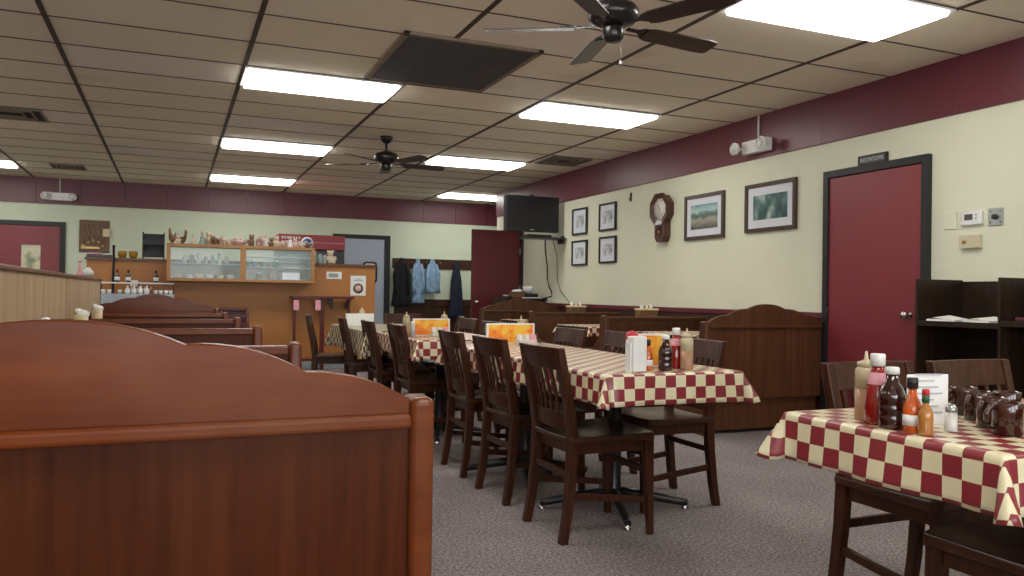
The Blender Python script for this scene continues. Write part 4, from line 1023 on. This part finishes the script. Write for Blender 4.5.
# ---------------------------------------------------------------- right wall fittings
def wall_picture(name, label, y0, y1, z0, z1, fr, ft, matw, img, group):
    yc, zc = (y0+y1)/2, (z0+z1)/2; t = thing(name, label, 'picture', (W, yc, zc), 0, group); a, b = (y1-y0)/2, (z1-z0)/2
    m = MB(); m.box(-.03, 0, -a, a, -b, -b+fr).box(-.03, 0, -a, a, b-fr, b).box(-.03, 0, -a, -a+fr, -b+fr, b-fr).box(-.03, 0, a-fr, a, -b+fr, b-fr)
    m.build('frame', ft, t, bevel=.003); MB().box(-.014, -.004, -a+fr, a-fr, -b+fr, b-fr).build('mat_board', 'framewhite', t)
    MB().box(-.017, -.013, -a+fr+matw, a-fr-matw, -b+fr+matw, b-fr-matw).build('artwork', img, t)
    return t
GP = 'small black framed prints'
wall_picture('small_print', 'small black framed print, upper left of the group of four', 9.23, 9.635, 1.862, 2.21, .022, 'black', .07, 'print', GP)
wall_picture('small_print', 'small black framed print, upper right of the group of four', 8.49, 8.90, 1.865, 2.207, .022, 'black', .07, 'print', GP)
wall_picture('small_print', 'small black framed print, lower left of the group of four', 9.22, 9.64, 1.455, 1.785, .022, 'black', .07, 'print', GP)
wall_picture('small_print', 'small black framed print, lower right of the group of four', 8.48, 8.89, 1.465, 1.792, .022, 'black', .07, 'print', GP)
wall_picture('framed_picture', 'framed valley landscape picture just right of the clock', 6.41, 7.06, 1.647, 2.106, .035, 'framewood', .07, 'land', 'large framed pictures')
wall_picture('framed_picture', 'framed woodland picture nearest the red door', 5.428, 6.095, 1.663, 2.108, .035, 'framewood', .075, 'forest', 'large framed pictures')
t = thing('wall_hook', 'small dark hook on the wall between the prints and the clock', 'hook', (W, 8.17, 2.225)); MB().box(-.012, 0, -.015, .015, -.05, .05).build('hook_plate', 'black', t, bevel=.003); MB().tube([(-.01, 0, -.02), (-.03, 0, -.03), (-.035, 0, -.01)], .004, 6).build('hook_arm', 'black', t)
# regulator clock
t = thing('wall_clock', 'octagonal wooden schoolhouse wall clock with a pendulum case', 'clock', (W, 7.44, 2.01))
def octa(r_): return [(r_*math.cos(PI/8+i*PI/4), r_*math.sin(PI/8+i*PI/4)) for i in range(8)]
MB().prism(octa(.165), -.075, 0, 'yz').build('clock_case', 'clockwood', t)
m = MB(); o8 = octa(.185); ci = [(.125*math.cos(PI/8+i*PI/4), .125*math.sin(PI/8+i*PI/4)) for i in range(8)]
vs = [(-.10, y, z) for y, z in o8]+[(-.085, y, z) for y, z in ci]+[(-.07, y, z) for y, z in o8]+[(-.07, y, z) for y, z in ci]
fs = []
for i in range(8):
    j = (i+1) % 8; fs += [(i, j, 8+j, 8+i), (16+i, 16+j, j, i), (8+i, 8+j, 24+j, 24+i), (16+i, 24+i, 24+j, 16+j)]
m.add(vs, fs).build('octagon_bezel', 'clockwood', t)
MB().lathe([(0, -.080), (.128, -.080), (.128, -.073), (0, -.073)], n=28, axis='x').build('dial', 'dial', t)
hn = MB(); hn.obox((-.083, 0, 0), (-.083, .03, .055), .006, .003); hn.obox((-.083, 0, 0), (-.083, -.045, -.07), .004, .003); hn.build('clock_hand', 'black', t)
nm = MB()
for i in range(12): a = i*PI/6; nm.obox((-.082, .092*math.sin(a), .092*math.cos(a)), (-.082, .112*math.sin(a), .112*math.cos(a)), .008, .002)
nm.build('hour_mark', 'black', t)
MB().prism([(-.095, -.14), (.095, -.14), (.095, -.30), (.06, -.355), (-.06, -.355), (-.095, -.30)], -.085, 0, 'yz').build('pendulum_case', 'clockwood', t, bevel=.004)
MB().box(-.088, -.084, -.05, .05, -.30, -.19).build('case_window', 'bbq', t)
MB().lathe([(0, 0), (.022, 0), (.022, .004), (0, .005)], (-.094, 0, -.25), 14, axis='x').build('pendulum_bob', 'brass', t)
def emergency(loc, rz, label):
    t = thing('emergency_light', label, 'emergency light', loc, rz, 'twin head emergency lights')
    MB().box(-.17, .17, -.075, 0, -.055, .065).build('housing', 'white', t, bevel=.012)
    for s in (-1, 1):
        h = MB().lathe([(0, 0), (.035, .005), (.055, .03), (.058, .06), (.05, .068)], (s*.185, -.06, .0), 18, axis='y'); h.v = [(x, -.10-(y+.06)*.8, z) for x, y, z in h.v]
        h.build('lamp_head', 'white', t); MB().lathe([(0, 0), (.048, 0), (.04, .010), (0, .014)], (s*.185, -.158, 0), 18, axis='y').build('lens', 'clear', t)
        MB().tube([(s*.15, -.04, 0), (s*.185, -.09, 0)], .014, 8).build('neck', 'white', t)
    MB().tube([(0, -.02, .06), (0, -.02, ZC-loc[2]-.002)], .008, 8).build('conduit', 'white', t)
emergency((W-.018, 5.90, 2.44), -PI/2, 'white twin head emergency light on the maroon band above the woodland picture')
emergency((-1.62, YB-.018, 2.45), 0, 'white twin head emergency light on the maroon band of the far wall')
# door sign
def text_mesh(txt, size, mat, parent, name='lettering'):
    cu = bpy.data.curves.new('t', 'FONT'); cu.body = txt; cu.size = size; cu.extrude = .0008; cu.align_x = 'CENTER'; cu.align_y = 'CENTER'
    ob = bpy.data.objects.new('t', cu); COL.objects.link(ob); dg = bpy.context.evaluated_depsgraph_get()
    me = bpy.data.meshes.new_from_object(ob.evaluated_get(dg)); bpy.data.objects.remove(ob); me.materials.clear(); me.materials.append(M[mat])
    o = bpy.data.objects.new(name, me); COL.objects.link(o); o.parent = parent; return o
t = thing('door_sign', 'small dark restroom sign above the red door on the right wall', 'sign', (W-.002, 4.612, 2.112+.02))
MB().box(-.02, 0, -.14, .14, -.035, .045).build('sign_board', 'black', t, bevel=.003); MB().box(-.023, -.02, -.118, .118, -.018, .032).build('sign_face', M['ventdark'], t)
o = text_mesh('RESTROOMS', .040, 'kick', t); o.rotation_euler = (PI/2, 0, -PI/2); o.location = (-.0245, 0, .006)
# switch plates, thermostat
t = thing('blank_plate', 'cream blank wall plate left of the thermostat', 'wall plate', (W, 3.944, 1.61)); MB().box(-.008, 0, -.046, .046, -.057, .057).build('plate', 'cream', t, bevel=.003)
t = thing('thermostat', 'white thermostat with a small grey display on the right wall', 'thermostat', (W, 3.775, 1.618))
MB().box(-.028, 0, -.078, .078, -.048, .048).build('thermostat_body', 'white', t, bevel=.008); MB().box(-.030, -.027, -.015, .045, -.015, .025).build('display', 'ventdark', t)
for z in (-.005, .018): MB().box(-.032, -.027, -.045, -.032, z-.006, z+.006).build('button', 'kick', t)
t = thing('selector_switch', 'square metal switch plate with a black knob right of the thermostat', 'switch', (W, 3.612, 1.612)); MB().box(-.008, 0, -.052, .052, -.058, .058).build('plate', 'steel', t, bevel=.003)
MB().lathe([(.018, 0), (.016, -.02), (0, -.021)], (-.008, 0, 0), 14, axis='x').build('knob', 'black', t)
for a in (-1, 1):
    for b in (-1, 1): MB().ell((-.009, a*.034, b*.036), (.003, .005, .005)).build('screw', 'tv', t)
t = thing('key_box', 'beige lock box below the thermostat', 'wall box', (W, 3.782, 1.458)); MB().box(-.035, 0, -.075, .075, -.045, .045).build('box_body', 'beige', t, bevel=.004); MB().lathe([(.014, 0), (.014, -.006), (0, -.007)], (-.035, .03, 0), 12, axis='x').build('lock', 'brass', t)
# dark open cabinets at the right
def hutch(y0, y1, xf, ztop, label, shelfz):
    t = thing('open_cabinet', label, 'cabinet', (W-.03, (y0+y1)/2, 0), 0, 'dark open front cabinets on the right wall'); h = (y1-y0)/2; D = xf-(W-.03)
    for s in (-1, 1): MB().box(D, 0, s*h-.016 if s > 0 else -h, h if s > 0 else -h+.016, 0, ztop).build('side_panel', 'hutch', t, bevel=.003)
    MB().box(-.015, 0, -h+.016, h-.016, 0, ztop-.01).build('back_panel', 'hutch', t)
    for z in (.06, .48, shelfz): MB().box(D+.004, -.015, -h+.016, h-.016, z-.035, z).build('shelf', 'hutch', t)
    return t
hutch(3.22, 3.84, 4.49, 1.20, 'dark open front cabinet beside the red door, papers on its shelf', .93)
hutch(2.56, 3.215, 4.42, 1.20, 'dark open front cabinet at the right edge of the photo', .95)
for x, y, rz, sx, sy, lab in ((4.60, 3.66, .2, .13, .09, 'folded white paper on the cabinet shelf, left pile'), (4.62, 3.40, -.15, .12, .10, 'flat white paper pile on the cabinet shelf, right pile')):
    t = thing('paper_pile', lab, 'papers', (x, y, .93), rz, 'papers on the cabinet shelf')
    MB().box(-sx, sx, -sy, sy, 0, .012).build('sheets', 'paper', t); MB().add([(-sx*.8, -sy*.9, .012), (sx*.7, -sy*.8, .012), (sx*.8, sy*.7, .035), (-sx*.6, sy*.9, .02)], [(0, 1, 2, 3)]).build('loose_sheet', 'paper', t, solid=.001)
t = thing('tall_card', 'white card standing against the near side of the dark open cabinet', 'card', (4.56, 3.25, .93)); MB().box(-.05, .05, -.004, .004, 0, .24).build('card', 'paper', t)
t = thing('red_book', 'dark red folder lying on the shelf of the right edge cabinet', 'folder', (4.55, 3.05, .95)); MB().box(-.10, .10, -.08, .08, 0, .02).build('cover', 'maroon', t, bevel=.003)
# napkins and pink flower on the partition cap
t = thing('napkin_bundle', 'white crumpled napkin bundle on the partition cap', 'napkins', (-.80, 9.20, 1.172)); MB().ell((0, 0, .045), (.055, .10, .045)).build('bundle', 'paper', t); MB().ell((0, .06, .075), (.03, .05, .03)).build('loose_napkin', 'paper', t)
t = thing('pink_vase', 'small pink vase beside the napkins on the partition cap', 'vase', (-.81, 8.55, 1.172)); MB().lathe([(.02, 0), (.03, .03), (.014, .07), (.010, .13), (0, .13)], n=14).build('vase', 'pink', t); MB().ell((0, 0, .15), (.02, .02, .025)).build('bloom', 'pinkceramic', t)
